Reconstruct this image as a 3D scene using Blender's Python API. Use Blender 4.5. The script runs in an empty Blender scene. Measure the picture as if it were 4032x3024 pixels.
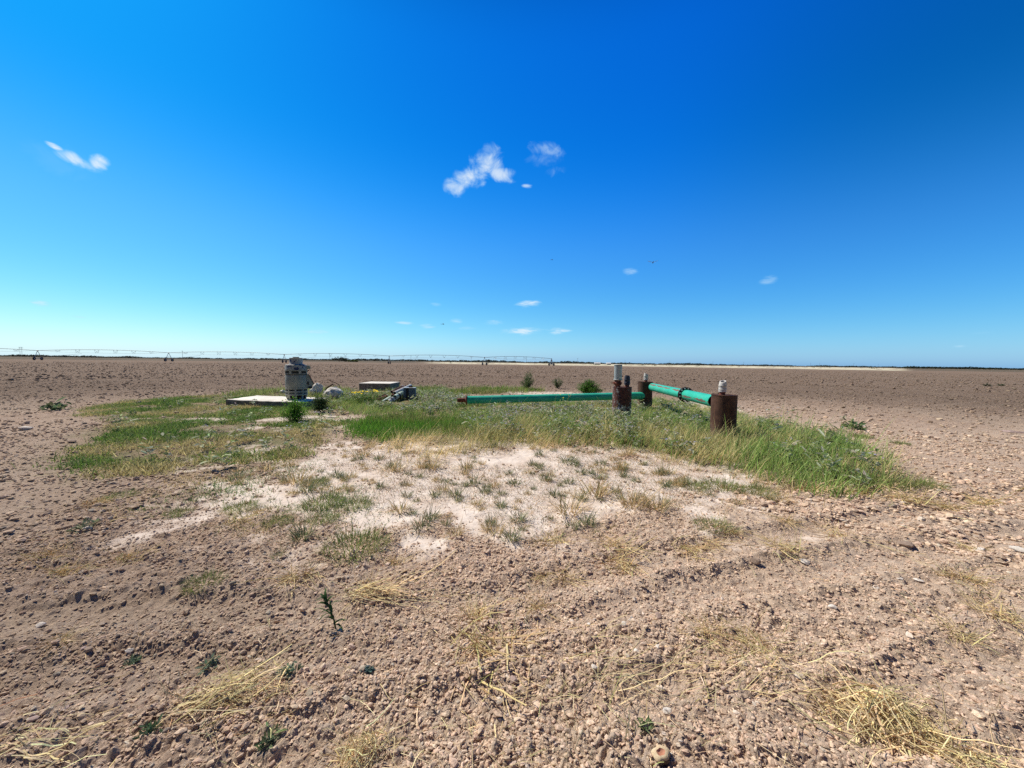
import bpy, math, random
import numpy as np
from mathutils import Vector, Matrix

random.seed(7)
RNG = np.random.default_rng(11)
scene = bpy.context.scene
COL = scene.collection

# ------------------------------------------------------------------ camera
H = 1.6
PITCH, ROLL = math.radians(3.24), math.radians(0.75)
FPX = 1512.0
F = np.array([0, math.cos(PITCH), -math.sin(PITCH)])
U0 = np.array([0, math.sin(PITCH), math.cos(PITCH)])
R0 = np.array([1.0, 0, 0])
RT = R0 * math.cos(ROLL) + U0 * math.sin(ROLL)
UP = U0 * math.cos(ROLL) - R0 * math.sin(ROLL)
CAM = np.array([0, 0, H])

def ray(px, py):
    return F + RT * ((px - 2016) / FPX) - UP * ((py - 1512) / FPX)

def gp(px, py, z=0.0):
    """ground point seen at photo position (4032 wide)"""
    d = ray(px, py)
    t = (z - H) / d[2]
    return CAM + d * t

def pt(px, py, depth):
    return CAM + ray(px, py) * depth

def g2(x, y):
    return gp(x * 1.8228, y * 1.8228)[:2]

def poly2(pts):
    return np.array([g2(x, y) for x, y in pts])

cam_d = bpy.data.cameras.new('camera')
cam_d.sensor_width = 36
cam_d.lens = 36 * FPX / 4032
cam_d.clip_start = 0.05
cam_d.clip_end = 30000
cam = bpy.data.objects.new('camera', cam_d)
COL.objects.link(cam)
cam.matrix_world = Matrix(((RT[0], UP[0], -F[0], 0), (RT[1], UP[1], -F[1], 0), (RT[2], UP[2], -F[2], H), (0, 0, 0, 1)))
scene.camera = cam

# ------------------------------------------------------------------ noise
def _hash(ix, iy, seed):
    n = (ix.astype(np.int64) * 374761393 + iy.astype(np.int64) * 668265263 + seed * 1442695041) & 0xFFFFFFFF
    n = ((n ^ (n >> 13)) * 1274126177) & 0xFFFFFFFF
    n = n ^ (n >> 16)
    return (n & 0xFFFFFF) / float(0xFFFFFF)

def vnoise(x, y, seed=0):
    ix, iy = np.floor(x), np.floor(y)
    fx, fy = x - ix, y - iy
    fx = fx * fx * (3 - 2 * fx); fy = fy * fy * (3 - 2 * fy)
    a = _hash(ix, iy, seed); b = _hash(ix + 1, iy, seed)
    c = _hash(ix, iy + 1, seed); d = _hash(ix + 1, iy + 1, seed)
    return (a + (b - a) * fx) * (1 - fy) + (c + (d - c) * fx) * fy

def fbm(x, y, seed=0, octv=4):
    s = 0; a = 0.5; tot = 0
    ca, sa = math.cos(0.6), math.sin(0.6)
    for i in range(octv):
        s = s + a * vnoise(x, y, seed + i * 17); tot += a
        x, y = (x * ca - y * sa) * 2.03 + 3.1, (x * sa + y * ca) * 2.03 + 1.7
        a *= 0.5
    return s / tot

def lumps(x, y, seed):
    """cellular bumps: angular little heaps of differing height"""
    ix, iy = np.floor(x), np.floor(y)
    best = np.zeros_like(x)
    for dx in (-1, 0, 1):
        for dy in (-1, 0, 1):
            cx, cy = ix + dx, iy + dy
            jx = cx + 0.1 + 0.8 * _hash(cx, cy, seed); jy = cy + 0.1 + 0.8 * _hash(cx, cy, seed + 5)
            h = _hash(cx, cy, seed + 9); rad = 0.30 + 0.45 * _hash(cx, cy, seed + 13)
            d = np.sqrt((x - jx) ** 2 + (y - jy) ** 2) / rad
            best = np.maximum(best, h * h * np.clip(1 - d, 0, 1) ** 0.75)
    return best

def sstep(a, b, x):
    t = np.clip((x - a) / (b - a), 0, 1)
    return t * t * (3 - 2 * t)

def sd_poly(P, poly):
    """signed distance, positive inside"""
    x, y = P[:, 0], P[:, 1]
    d2 = np.full(len(P), 1e18); ins = np.zeros(len(P), bool)
    n = len(poly)
    for i in range(n):
        ax, ay = poly[i]; bx, by = poly[(i + 1) % n]
        ex, ey = bx - ax, by - ay
        t = np.clip(((x - ax) * ex + (y - ay) * ey) / (ex * ex + ey * ey + 1e-12), 0, 1)
        d2 = np.minimum(d2, (x - ax - t * ex) ** 2 + (y - ay - t * ey) ** 2)
        c = ((ay > y) != (by > y))
        with np.errstate(divide='ignore', invalid='ignore'):
            xi = ex * (y - ay) / (ey if ey != 0 else 1e-12) + ax
        ins ^= c & (x < xi)
    return np.where(ins, 1, -1) * np.sqrt(d2)

# ------------------------------------------------------------------ zones (ground plan)
CALICHE = [poly2([(640,992),(700,968),(830,962),(1000,968),(1100,952),(1300,965),(1450,985),(1600,1030),(1690,1068),(1640,1090),(1500,1102),(1300,1122),(1180,1150),(1080,1162),(950,1152),(830,1166),(700,1166),(600,1152),(520,1132),(460,1100),(410,1074),(405,1054),(460,1036),(560,1012)]),
           poly2([(560,905),(680,890),(760,905),(735,925),(640,935),(585,925)]),
           poly2([(400,905),(470,895),(520,903),(470,912)]),
           poly2([(1480,862),(1570,872),(1640,905),(1560,905),(1480,885)]),
           poly2([(1100,845),(1330,850),(1330,862),(1130,862)]),
           poly2([(420,985),(560,975),(640,985),(560,1005),(430,1010)])]
LAWN = poly2([(150,1000),(165,965),(190,945),(280,915),(180,892),(190,882),(260,870),(400,858),(490,853),(600,870),(700,865),(760,890),(770,920),(700,960),(640,985),(560,1010),(430,1020),(330,1032),(230,1028),(165,1012)])
LAWN2 = poly2([(735,925),(800,905),(900,900),(1010,905),(1000,940),(900,952),(830,955),(760,945)])
TALL = poly2([(700,872),(760,852),(860,846),(960,852),(1060,868),(1330,868),(1420,862),(1530,880),(1600,895),(1700,925),(1830,960),(1900,1012),(1925,1048),(1850,1062),(1700,1056),(1560,1006),(1400,978),(1200,962),(1040,950),(1000,905),(880,897),(760,900)])
FRINGE = poly2([(840,950),(1000,940),(1060,935),(1110,950),(1190,962),(1060,975),(960,1000),(870,1015),(840,985)])
BACKSTRIP = poly2([(930,842),(1010,838),(1140,839),(1180,846),(1060,852),(940,850)])
BLOCKWEED = poly2([(690,862),(700,850),(780,849),(850,845),(890,838),(960,838),(980,856),(880,866),(760,872)])
BOULDERW = poly2([(480,852),(560,842),(660,838),(760,842),(760,872),(620,872)])

TRACKS = [  # polylines of old wheel tracks: points, half width, groove depth, lightening
    ([(-60,1345),(250,1322),(560,1330),(850,1322),(1100,1290),(1400,1208),(1750,1148),(2260,1055)], .17, .034, .7),
    ([(-60,1500),(300,1455),(700,1425),(1000,1385),(1350,1300),(1700,1235),(2260,1150)], .17, .030, .55),
    ([(480,1659),(760,1600),(1050,1530),(1400,1500),(1800,1540),(2260,1640)], .15, .022, .8),
    ([(-80,1180),(60,1080),(130,990),(95,935),(150,905),(330,892)], .55, .0, .35),
    ([(1750,1659),(1900,1540),(2080,1440),(2260,1370)], .16, .024, .5)]
TRACKS = [(np.array([g2(x, y) for x, y in p]), w, d, l) for p, w, d, l in TRACKS]
def d_line(x, y, P):
    best = np.full(len(x), 1e9)
    for i in range(len(P) - 1):
        (ax, ay), (bx, by) = P[i], P[i + 1]
        ex, ey = bx - ax, by - ay
        t = np.clip(((x - ax) * ex + (y - ay) * ey) / (ex * ex + ey * ey), 0, 1)
        best = np.minimum(best, np.hypot(x - ax - t * ex, y - ay - t * ey))
    return best

def zones(x, y):
    P = np.stack([x, y], 1)
    w1 = (fbm(x * 0.9, y * 0.9, 3, 4) - 0.5) * 2
    w2 = (fbm(x * 4.5, y * 4.5, 31, 3) - 0.5) * 2
    cal = np.zeros(len(x))
    for k, pl in enumerate(CALICHE):
        s = sd_poly(P, pl)
        thr = 0.60 if k == 0 else 0.40
        m = sstep(-thr, thr, s + w1 * 0.6 + w2 * 1.0)
        cal = np.maximum(cal, m * (1.0 if k == 0 else 0.75))
    veg = np.zeros(len(x))
    for pl, wgt in ((LAWN, .8), (LAWN2, 1), (TALL, 1), (FRINGE, .8), (BACKSTRIP, .9), (BLOCKWEED, 1), (BOULDERW, .9)):
        veg = np.maximum(veg, wgt * sstep(-0.5, 0.5, sd_poly(P, pl) + w1 * 0.6 + w2 * .3))
    r = np.hypot(x, y); az = np.degrees(np.arctan2(x, y))
    wig = (fbm(az * 0.9, r * 0.02, 77, 3) - .5)
    t_in = 262 + 30 * wig
    strip = sstep(t_in - 4, t_in + 4, r) * (1 - sstep(900, 1200, r)) * sstep(-14, -9, az + 3 * wig) * (1 - sstep(44.5, 46.5, az))
    strip *= np.where((r > 330) & (fbm(az * 2.2, r * .012, 5, 3) > .60), .35, 1.0)
    dark = sstep(285, 300, r) * (1 - sstep(-16, -11, az)) + sstep(300, 320, r) * sstep(45, 46.5, az) + sstep(900, 1200, r)
    light = sstep(.42, .62, fbm(x * .55, y * .55, 91, 3)) * .6
    bx, by = gp(2000, 2880)[:2]
    for TP, tw, td, tl in TRACKS:
        light = np.maximum(light, tl * np.exp(-(d_line(x, y, TP) / (tw * 1.1)) ** 4) * (.5 + fbm(x * 3, y * 3, 93, 3)))
    light = np.maximum(light, .55 * sstep(0, 28, az) * (1 - sstep(6, 15, r)) * (.6 + .8 * fbm(x * .8, y * .8, 95, 3)))
    light = np.maximum(light, np.exp(-(((x - bx) / 0.9) ** 2 + ((y - by) / 0.5) ** 2)))
    return np.clip(cal, 0, 1), np.clip(veg, 0, 1), np.clip(strip, 0, 1), np.clip(dark, 0, 1), np.clip(light, 0, 1)

def hbase(x, y):
    """soft relief everything stands on"""
    r = np.hypot(x, y)
    h = (fbm(x * 0.35, y * 0.35, 8, 3) - .5) * 0.10 * (1 - sstep(40, 120, r)) * sstep(0.8, 3, r)
    for P, w, dp, li in TRACKS:
        if dp:
            d = d_line(x, y, P); h = h + .009 * np.sin(2 * math.pi * d / .36) * np.exp(-(d / .9) ** 2)
            h = h - dp * np.exp(-(d / w) ** 4) + dp * .8 * np.exp(-((d - w * 1.45) / (w * .4)) ** 2)
    return h

def hz(x, y):
    return float(hbase(np.array([x], float), np.array([y], float))[0])

# ------------------------------------------------------------------ mesh helpers
def mk(name, V, faces, mat=None, parent=None, colors=None, smooth=False, loc=None, attrs=None):
    V = np.asarray(V, np.float32)
    me = bpy.data.meshes.new(name)
    me.vertices.add(len(V)); me.vertices.foreach_set('co', V.ravel())
    faces = [np.asarray(f, np.int32) for f in faces if len(f)]
    nl = sum(f.size for f in faces); nf = sum(len(f) for f in faces)
    me.loops.add(nl); me.polygons.add(nf)
    me.loops.foreach_set('vertex_index', np.concatenate([f.ravel() for f in faces]))
    tot = np.concatenate([np.full(len(f), f.shape[1], np.int32) for f in faces])
    st = np.concatenate([[0], np.cumsum(tot)[:-1]]).astype(np.int32)
    me.polygons.foreach_set('loop_start', st)
    me.polygons.foreach_set('use_smooth', np.full(nf, bool(smooth)))
    me.update(calc_edges=True)
    def put(nm, c):
        c = np.asarray(c, np.float32)
        if c.shape[1] == 3: c = np.concatenate([c, np.ones((len(c), 1), np.float32)], 1)
        a = me.attributes.new(nm, 'FLOAT_COLOR', 'POINT')
        a.data.foreach_set('color', c.ravel())
    if colors is not None: put('Col', colors)
    for k, c in (attrs or {}).items(): put(k, c)
    if mat: me.materials.append(mat)
    o = bpy.data.objects.new(name, me)
    COL.objects.link(o)
    if parent: o.parent = parent
    if loc is not None: o.location = loc
    return o

class MB:
    """collects shapes into one mesh"""
    def __init__(s): s.v = []; s.f = {}; s.n = 0
    def add(s, V, faces):
        V = np.asarray(V, float)
        for f in faces:
            s.f.setdefault(len(f), []).append([i + s.n for i in f])
        s.v.append(V); s.n += len(V); return s
    def box(s, c, size, rot=None, bev=0.0):
        sx, sy, sz = (size[0] / 2, size[1] / 2, size[2] / 2)
        if bev <= 0:
            V = np.array([[x, y, z] for z in (-sz, sz) for y in (-sy, sy) for x in (-sx, sx)])
            fs = [(0, 2, 3, 1), (4, 5, 7, 6), (0, 1, 5, 4), (2, 6, 7, 3), (0, 4, 6, 2), (1, 3, 7, 5)]
        else:
            b = bev; V = []; 
            ring = lambda hx, hy, z: [(-hx + b, -hy, z), (hx - b, -hy, z), (hx, -hy + b, z), (hx, hy - b, z), (hx - b, hy, z), (-hx + b, hy, z), (-hx, hy - b, z), (-hx, -hy + b, z)]
            V = ring(sx - b, sy - b, -sz) + ring(sx, sy, -sz + b) + ring(sx, sy, sz - b) + ring(sx - b, sy - b, sz)
            V = np.array(V); fs = [tuple(range(7, -1, -1)), tuple(range(24, 32))]
            for k in range(3):
                for i in range(8):
                    j = (i + 1) % 8; fs.append((k * 8 + i, k * 8 + j, k * 8 + 8 + j, k * 8 + 8 + i))
        if rot is not None: V = V @ np.asarray(rot).T
        return s.add(V + np.asarray(c, float), fs)
    def tube(s, pts, r, n=10, cap=True):
        pts = np.asarray(pts, float)
        rs = np.broadcast_to(np.asarray(r, float), (len(pts),))
        V = []; fs = []
        t = np.gradient(pts, axis=0); t /= np.linalg.norm(t, axis=1)[:, None] + 1e-12
        ref = np.array([0, 0, 1.0]) if abs(t[0][2]) < .9 else np.array([1.0, 0, 0])
        for i in range(len(pts)):
            a = np.cross(t[i], ref); a /= np.linalg.norm(a); b = np.cross(t[i], a)
            for k in range(n):
                w = 2 * math.pi * k / n
                V.append(pts[i] + rs[i] * (a * math.cos(w) + b * math.sin(w)))
        for i in range(len(pts) - 1):
            for k in range(n):
                j = (k + 1) % n
                fs.append((i * n + k, i * n + j, i * n + n + j, i * n + n + k))
        if cap:
            fs.append(tuple(range(n - 1, -1, -1))); fs.append(tuple(range((len(pts) - 1) * n, len(pts) * n)))
        return s.add(V, fs)
    def lathe(s, prof, n=48, c=(0, 0, 0), a0=0, a1=2 * math.pi, rot=None):
        """profile [(r,z)...] around z"""
        full = abs(a1 - a0 - 2 * math.pi) < 1e-6
        m = n if full else n + 1
        V = []; fs = []
        for (r, z) in prof:
            for k in range(m):
                w = a0 + (a1 - a0) * k / n
                V.append((r * math.cos(w), r * math.sin(w), z))
        for i in range(len(prof) - 1):
            for k in range(n):
                j = (k + 1) % m
                fs.append((i * m + k, i * m + j, i * m + m + j, i * m + m + k))
        V = np.array(V)
        if rot is not None: V = V @ np.asarray(rot).T
        return s.add(V + np.asarray(c, float), fs)
    def build(s, name, mat, parent=None, smooth=False, loc=None, colors=None):
        V = np.concatenate(s.v)
        if smooth == 'auto':
            fl = []
        o = mk(name, V, [np.array(v, np.int32) for v in s.f.values()], mat, parent, colors, smooth=bool(smooth), loc=loc)
        if smooth == 'auto':
            o.data.set_sharp_from_angle(angle=math.radians(35))
        return o

def tag(o, label=None, cat=None, group=None, kind=None):
    if label: o['label'] = label
    if cat: o['category'] = cat
    if group: o['group'] = group
    if kind: o['kind'] = kind
    return o

def empty(name, loc, label, cat, group=None, rz=0.0):
    o = bpy.data.objects.new(name, None)
    o.empty_display_size = .2
    COL.objects.link(o); o.location = loc; o.rotation_euler = (0, 0, rz)
    return tag(o, label, cat, group)

def copy_tree(o, parent=None):
    c = o.copy(); COL.objects.link(c); c.parent = parent
    for ch in list(o.children): copy_tree(ch, c)
    return c

# ------------------------------------------------------------------ materials
class NT:
    def __init__(s, tree): s.t = tree
    def n(s, typ, **kw):
        nd = s.t.nodes.new(typ)
        for k, v in kw.items():
            if k.startswith('i_'): 
                key = k[2:]; key = int(key) if key.isdigit() else key
                s.set(nd.inputs[key], v)
            else: setattr(nd, k, v)
        return nd
    def set(s, inp, v):
        if isinstance(v, bpy.types.NodeSocket): s.t.links.new(v, inp)
        else: inp.default_value = v
    def math(s, op, a, b=0.0, c=0.0, clamp=False):
        nd = s.t.nodes.new('ShaderNodeMath'); nd.operation = op; nd.use_clamp = clamp
        for i, v in enumerate((a, b, c)): s.set(nd.inputs[i], v)
        return nd.outputs[0]
    def mix(s, fac, a, b, blend='MIX'):
        nd = s.t.nodes.new('ShaderNodeMix'); nd.data_type = 'RGBA'; nd.blend_type = blend
        s.set(nd.inputs[0], fac)
        s.set(nd.inputs[6], a if isinstance(a, bpy.types.NodeSocket) else (*a, 1))
        s.set(nd.inputs[7], b if isinstance(b, bpy.types.NodeSocket) else (*b, 1))
        return nd.outputs[2]
    def noise(s, vec, scale, detail=4, rough=.55, dist=0.0):
        nd = s.n('ShaderNodeTexNoise'); s.t.links.new(vec, nd.inputs['Vector'])
        nd.inputs['Scale'].default_value = scale; nd.inputs['Detail'].default_value = detail
        nd.inputs['Roughness'].default_value = rough; nd.inputs['Distortion'].default_value = dist
        return nd.outputs[0]
    def ss(s, x, a, b):
        nd = s.n('ShaderNodeMapRange', interpolation_type='SMOOTHSTEP')
        s.set(nd.inputs['Value'], x); nd.inputs['From Min'].default_value = a; nd.inputs['From Max'].default_value = b
        return nd.outputs[0]

def newmat(name):
    m = bpy.data.materials.new(name); m.use_nodes = True
    t = m.node_tree; b = t.nodes['Principled BSDF']
    return m, NT(t), b

def surf(name, c1, c2, scale=6.0, lo=.4, hi=.6, rough=.8, bump=.0, bscale=40.0, metal=0.0, c3=None, s3=2.0, lo3=.55, hi3=.62, spec=.3, bdist=.01):
    m, T, b = newmat(name)
    tc = T.n('ShaderNodeTexCoord').outputs['Object']
    col = T.mix(T.ss(T.noise(tc, scale, 6, .6), lo, hi), c1, c2)
    if c3 is not None:
        col = T.mix(T.ss(T.noise(tc, s3, 8, .68), lo3, hi3), col, c3)
    T.t.links.new(col, b.inputs['Base Color'])
    b.inputs['Roughness'].default_value = rough; b.inputs['Metallic'].default_value = metal
    b.inputs['Specular IOR Level'].default_value = spec
    if bump:
        bp = T.n('ShaderNodeBump'); bp.inputs['Strength'].default_value = bump; bp.inputs['Distance'].default_value = bdist
        T.t.links.new(T.noise(tc, bscale, 6, .65), bp.inputs['Height'])
        T.t.links.new(bp.outputs[0], b.inputs['Normal'])
    return m

def leafmat(name, trans=.3, gain=1.0, rough=.6, spec=.15):
    m, T, b = newmat(name)
    at = T.n('ShaderNodeAttribute', attribute_name='Col')
    col = at.outputs['Color']
    if gain != 1.0:
        col = T.mix(1.0, col, (gain, gain, gain), 'MULTIPLY')
    T.t.links.new(col, b.inputs['Base Color'])
    b.inputs['Roughness'].default_value = rough; b.inputs['Specular IOR Level'].default_value = spec
    tr = T.n('ShaderNodeBsdfTranslucent'); T.t.links.new(col, tr.inputs[0])
    mx = T.n('ShaderNodeMixShader'); mx.inputs[0].default_value = trans
    T.t.links.new(b.outputs[0], mx.inputs[1]); T.t.links.new(tr.outputs[0], mx.inputs[2])
    out = T.t.nodes['Material Output']; T.t.links.new(mx.outputs[0], out.inputs[0])
    return m

M = {}
M['leaf'] = leafmat('leaf', .38, 1.5)
M['straw'] = leafmat('straw', .15, 1.2)
M['clod'] = None
SOIL_A, SOIL_B, SOIL_D = (.57, .408, .292), (.76, .59, .44), (.27, .170, .118)

def soil_material():
    m, T, b = newmat('soil')
    L = T.t.links
    tc = T.n('ShaderNodeTexCoord').outputs['Object']
    z = T.n('ShaderNodeAttribute', attribute_name='zone'); sp = T.n('ShaderNodeSeparateColor'); L.new(z.outputs['Color'], sp.inputs[0])
    z2 = T.n('ShaderNodeAttribute', attribute_name='zone2'); sp2 = T.n('ShaderNodeSeparateColor'); L.new(z2.outputs['Color'], sp2.inputs[0])
    n1 = T.noise(tc, 1.3, 5, .6); n2 = T.noise(tc, 14, 6, .62); n3 = T.noise(tc, 75, 4, .6)
    soil = T.mix(T.ss(n1, .35, .65), SOIL_A, (.56, .41, .31))
    soil = T.mix(T.math('MULTIPLY', T.ss(n2, .5, .68), .75), soil, SOIL_B)
    soil = T.mix(T.math('MULTIPLY', T.ss(n2, .46, .34), .6), soil, SOIL_D)
    soil = T.mix(T.math('MULTIPLY', T.ss(n3, .55, .72), .6), soil, (.66, .52, .41))
    soil = T.mix(T.math('MULTIPLY', sp2.outputs[1], .5), soil, (.70, .56, .42))
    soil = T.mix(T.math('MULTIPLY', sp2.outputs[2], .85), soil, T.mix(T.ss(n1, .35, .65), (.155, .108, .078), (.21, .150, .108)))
    # stones and crumbs seen as speckle further out
    vo = T.n('ShaderNodeTexVoronoi'); L.new(tc, vo.inputs['Vector']); vo.inputs['Scale'].default_value = 9
    soil = T.mix(T.math('MULTIPLY', T.ss(vo.outputs['Distance'], .22, .10), .25), soil, (.62, .48, .37))
    cal = T.mix(T.ss(T.noise(tc, 3.0, 6, .65), .35, .65), (.70, .575, .475), (.85, .73, .62))
    cal = T.mix(T.math('MULTIPLY', T.ss(n1, .49, .66), .75), cal, (.66, .52, .41))
    cal = T.mix(T.math('MULTIPLY', T.ss(n2, .60, .72), .45), cal, (.50, .37, .28))
    thatch = T.mix(T.ss(n2, .4, .6), (.16, .125, .06), (.34, .25, .15))
    thatch = T.mix(T.ss(n1, .42, .58), thatch, (.12, .14, .04))
    strip = T.mix(T.ss(T.noise(tc, .05, 4), .35, .6), (.52, .46, .31), (.74, .67, .49))
    dark = T.mix(T.ss(T.noise(tc, .02, 4), .4, .6), (.12, .10, .07), (.20, .155, .11))
    col = T.mix(T.math('MULTIPLY', sp.outputs[1], .85), soil, thatch)
    col = T.mix(sp.outputs[0], col, cal)
    col = T.mix(sp2.outputs[0], col, dark)
    col = T.mix(sp.outputs[2], col, strip)
    L.new(col, b.inputs['Base Color'])
    b.inputs['Roughness'].default_value = 1; b.inputs['Specular IOR Level'].default_value = 0.05
    bp = T.n('ShaderNodeBump'); L.new(T.math('SUBTRACT', .8, T.math('MULTIPLY', sp.outputs[0], .6)), bp.inputs['Strength']); bp.inputs['Distance'].default_value = .03
    L.new(T.noise(tc, 28, 8, .7), bp.inputs['Height'])
    bp2 = T.n('ShaderNodeBump'); L.new(T.math('SUBTRACT', .7, T.math('MULTIPLY', sp.outputs[0], .6)), bp2.inputs['Strength']); bp2.inputs['Distance'].default_value = .012
    L.new(T.noise(tc, 110, 4, .7), bp2.inputs['Height']); L.new(bp.outputs[0], bp2.inputs['Normal'])
    bp3 = T.n('ShaderNodeBump'); bp3.inputs['Distance'].default_value = .16
    L.new(T.math('MULTIPLY', T.ss(sp2.outputs[2], .25, 1.0), .9), bp3.inputs['Strength'])
    L.new(T.noise(tc, 3.2, 7, .72), bp3.inputs['Height']); L.new(bp2.outputs[0], bp3.inputs['Normal'])
    L.new(bp3.outputs[0], b.inputs['Normal'])
    return m
M['soil'] = soil_material()

def clod_material():
    m, T, b = newmat('clod')
    tc = T.n('ShaderNodeTexCoord').outputs['Object']
    at = T.n('ShaderNodeAttribute', attribute_name='Col')
    col = T.mix(T.ss(T.noise(tc, 60, 4, .6), .35, .7), at.outputs['Color'], T.mix(1.0, at.outputs['Color'], (1.35, 1.32, 1.3), 'MULTIPLY'))
    T.t.links.new(col, b.inputs['Base Color']); b.inputs['Roughness'].default_value = 1; b.inputs['Specular IOR Level'].default_value = .05
    bp = T.n('ShaderNodeBump'); bp.inputs['Strength'].default_value = .6; bp.inputs['Distance'].default_value = .01
    T.t.links.new(T.noise(tc, 90, 5, .7), bp.inputs['Height']); T.t.links.new(bp.outputs[0], b.inputs['Normal'])
    return m
M['clod'] = clod_material()

# ------------------------------------------------------------------ world and sun
SUN_EL, SUN_AZ = math.radians(50), math.radians(-57)     # azimuth from camera forward, negative = left
sd = np.array([math.sin(SUN_AZ) * math.cos(SUN_EL), math.cos(SUN_AZ) * math.cos(SUN_EL), math.sin(SUN_EL)])
sl = bpy.data.lights.new('sun', 'SUN'); sl.energy = 5.0; sl.angle = math.radians(.53); sl.color = (1, .93, .80)
so = bpy.data.objects.new('sun', sl); COL.objects.link(so)
so.rotation_euler = Vector(sd).to_track_quat('Z', 'Y').to_euler()
so.location = (0, 0, 50)

CLOUDS = [  # px, py, half width, half height, rotation, strength
 (1835,695,52,34,-15,.85),(1905,655,60,46,-35,.88),(1965,690,50,22,15,.8),(1790,735,34,34,0,.75),(1925,592,24,26,0,.4),(2005,684,24,17,0,.7),
 (2155,588,56,26,8,.58),(2145,635,52,34,0,.28),(2180,675,40,20,0,.28),(2075,733,18,9,0,.4),
 (250,640,130,45,18,.10),
 (275,622,62,20,18,.9),(393,645,34,26,25,1.0),(215,577,34,9,25,.6),(330,650,80,16,15,.6),
 (2085,1197,42,13,-3,.95),(165,1196,40,11,0,.8),(2055,1304,72,13,0,.7),(2195,1303,42,11,0,.65),(1592,1271,34,6,0,.45),(1682,1283,28,9,0,.35),
 (1797,1264,22,8,0,.3),(1838,1292,32,7,0,.35),(1945,1271,34,9,0,.3),(1240,1305,55,8,0,.35),(312,1248,32,5,0,.35),(2485,1070,26,13,10,.28),(3025,1105,30,15,0,.25),
 (3780,1364,34,5,0,.3),(3870,1310,50,5,0,.14),(1715,1199,22,6,0,.2)]

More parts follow.
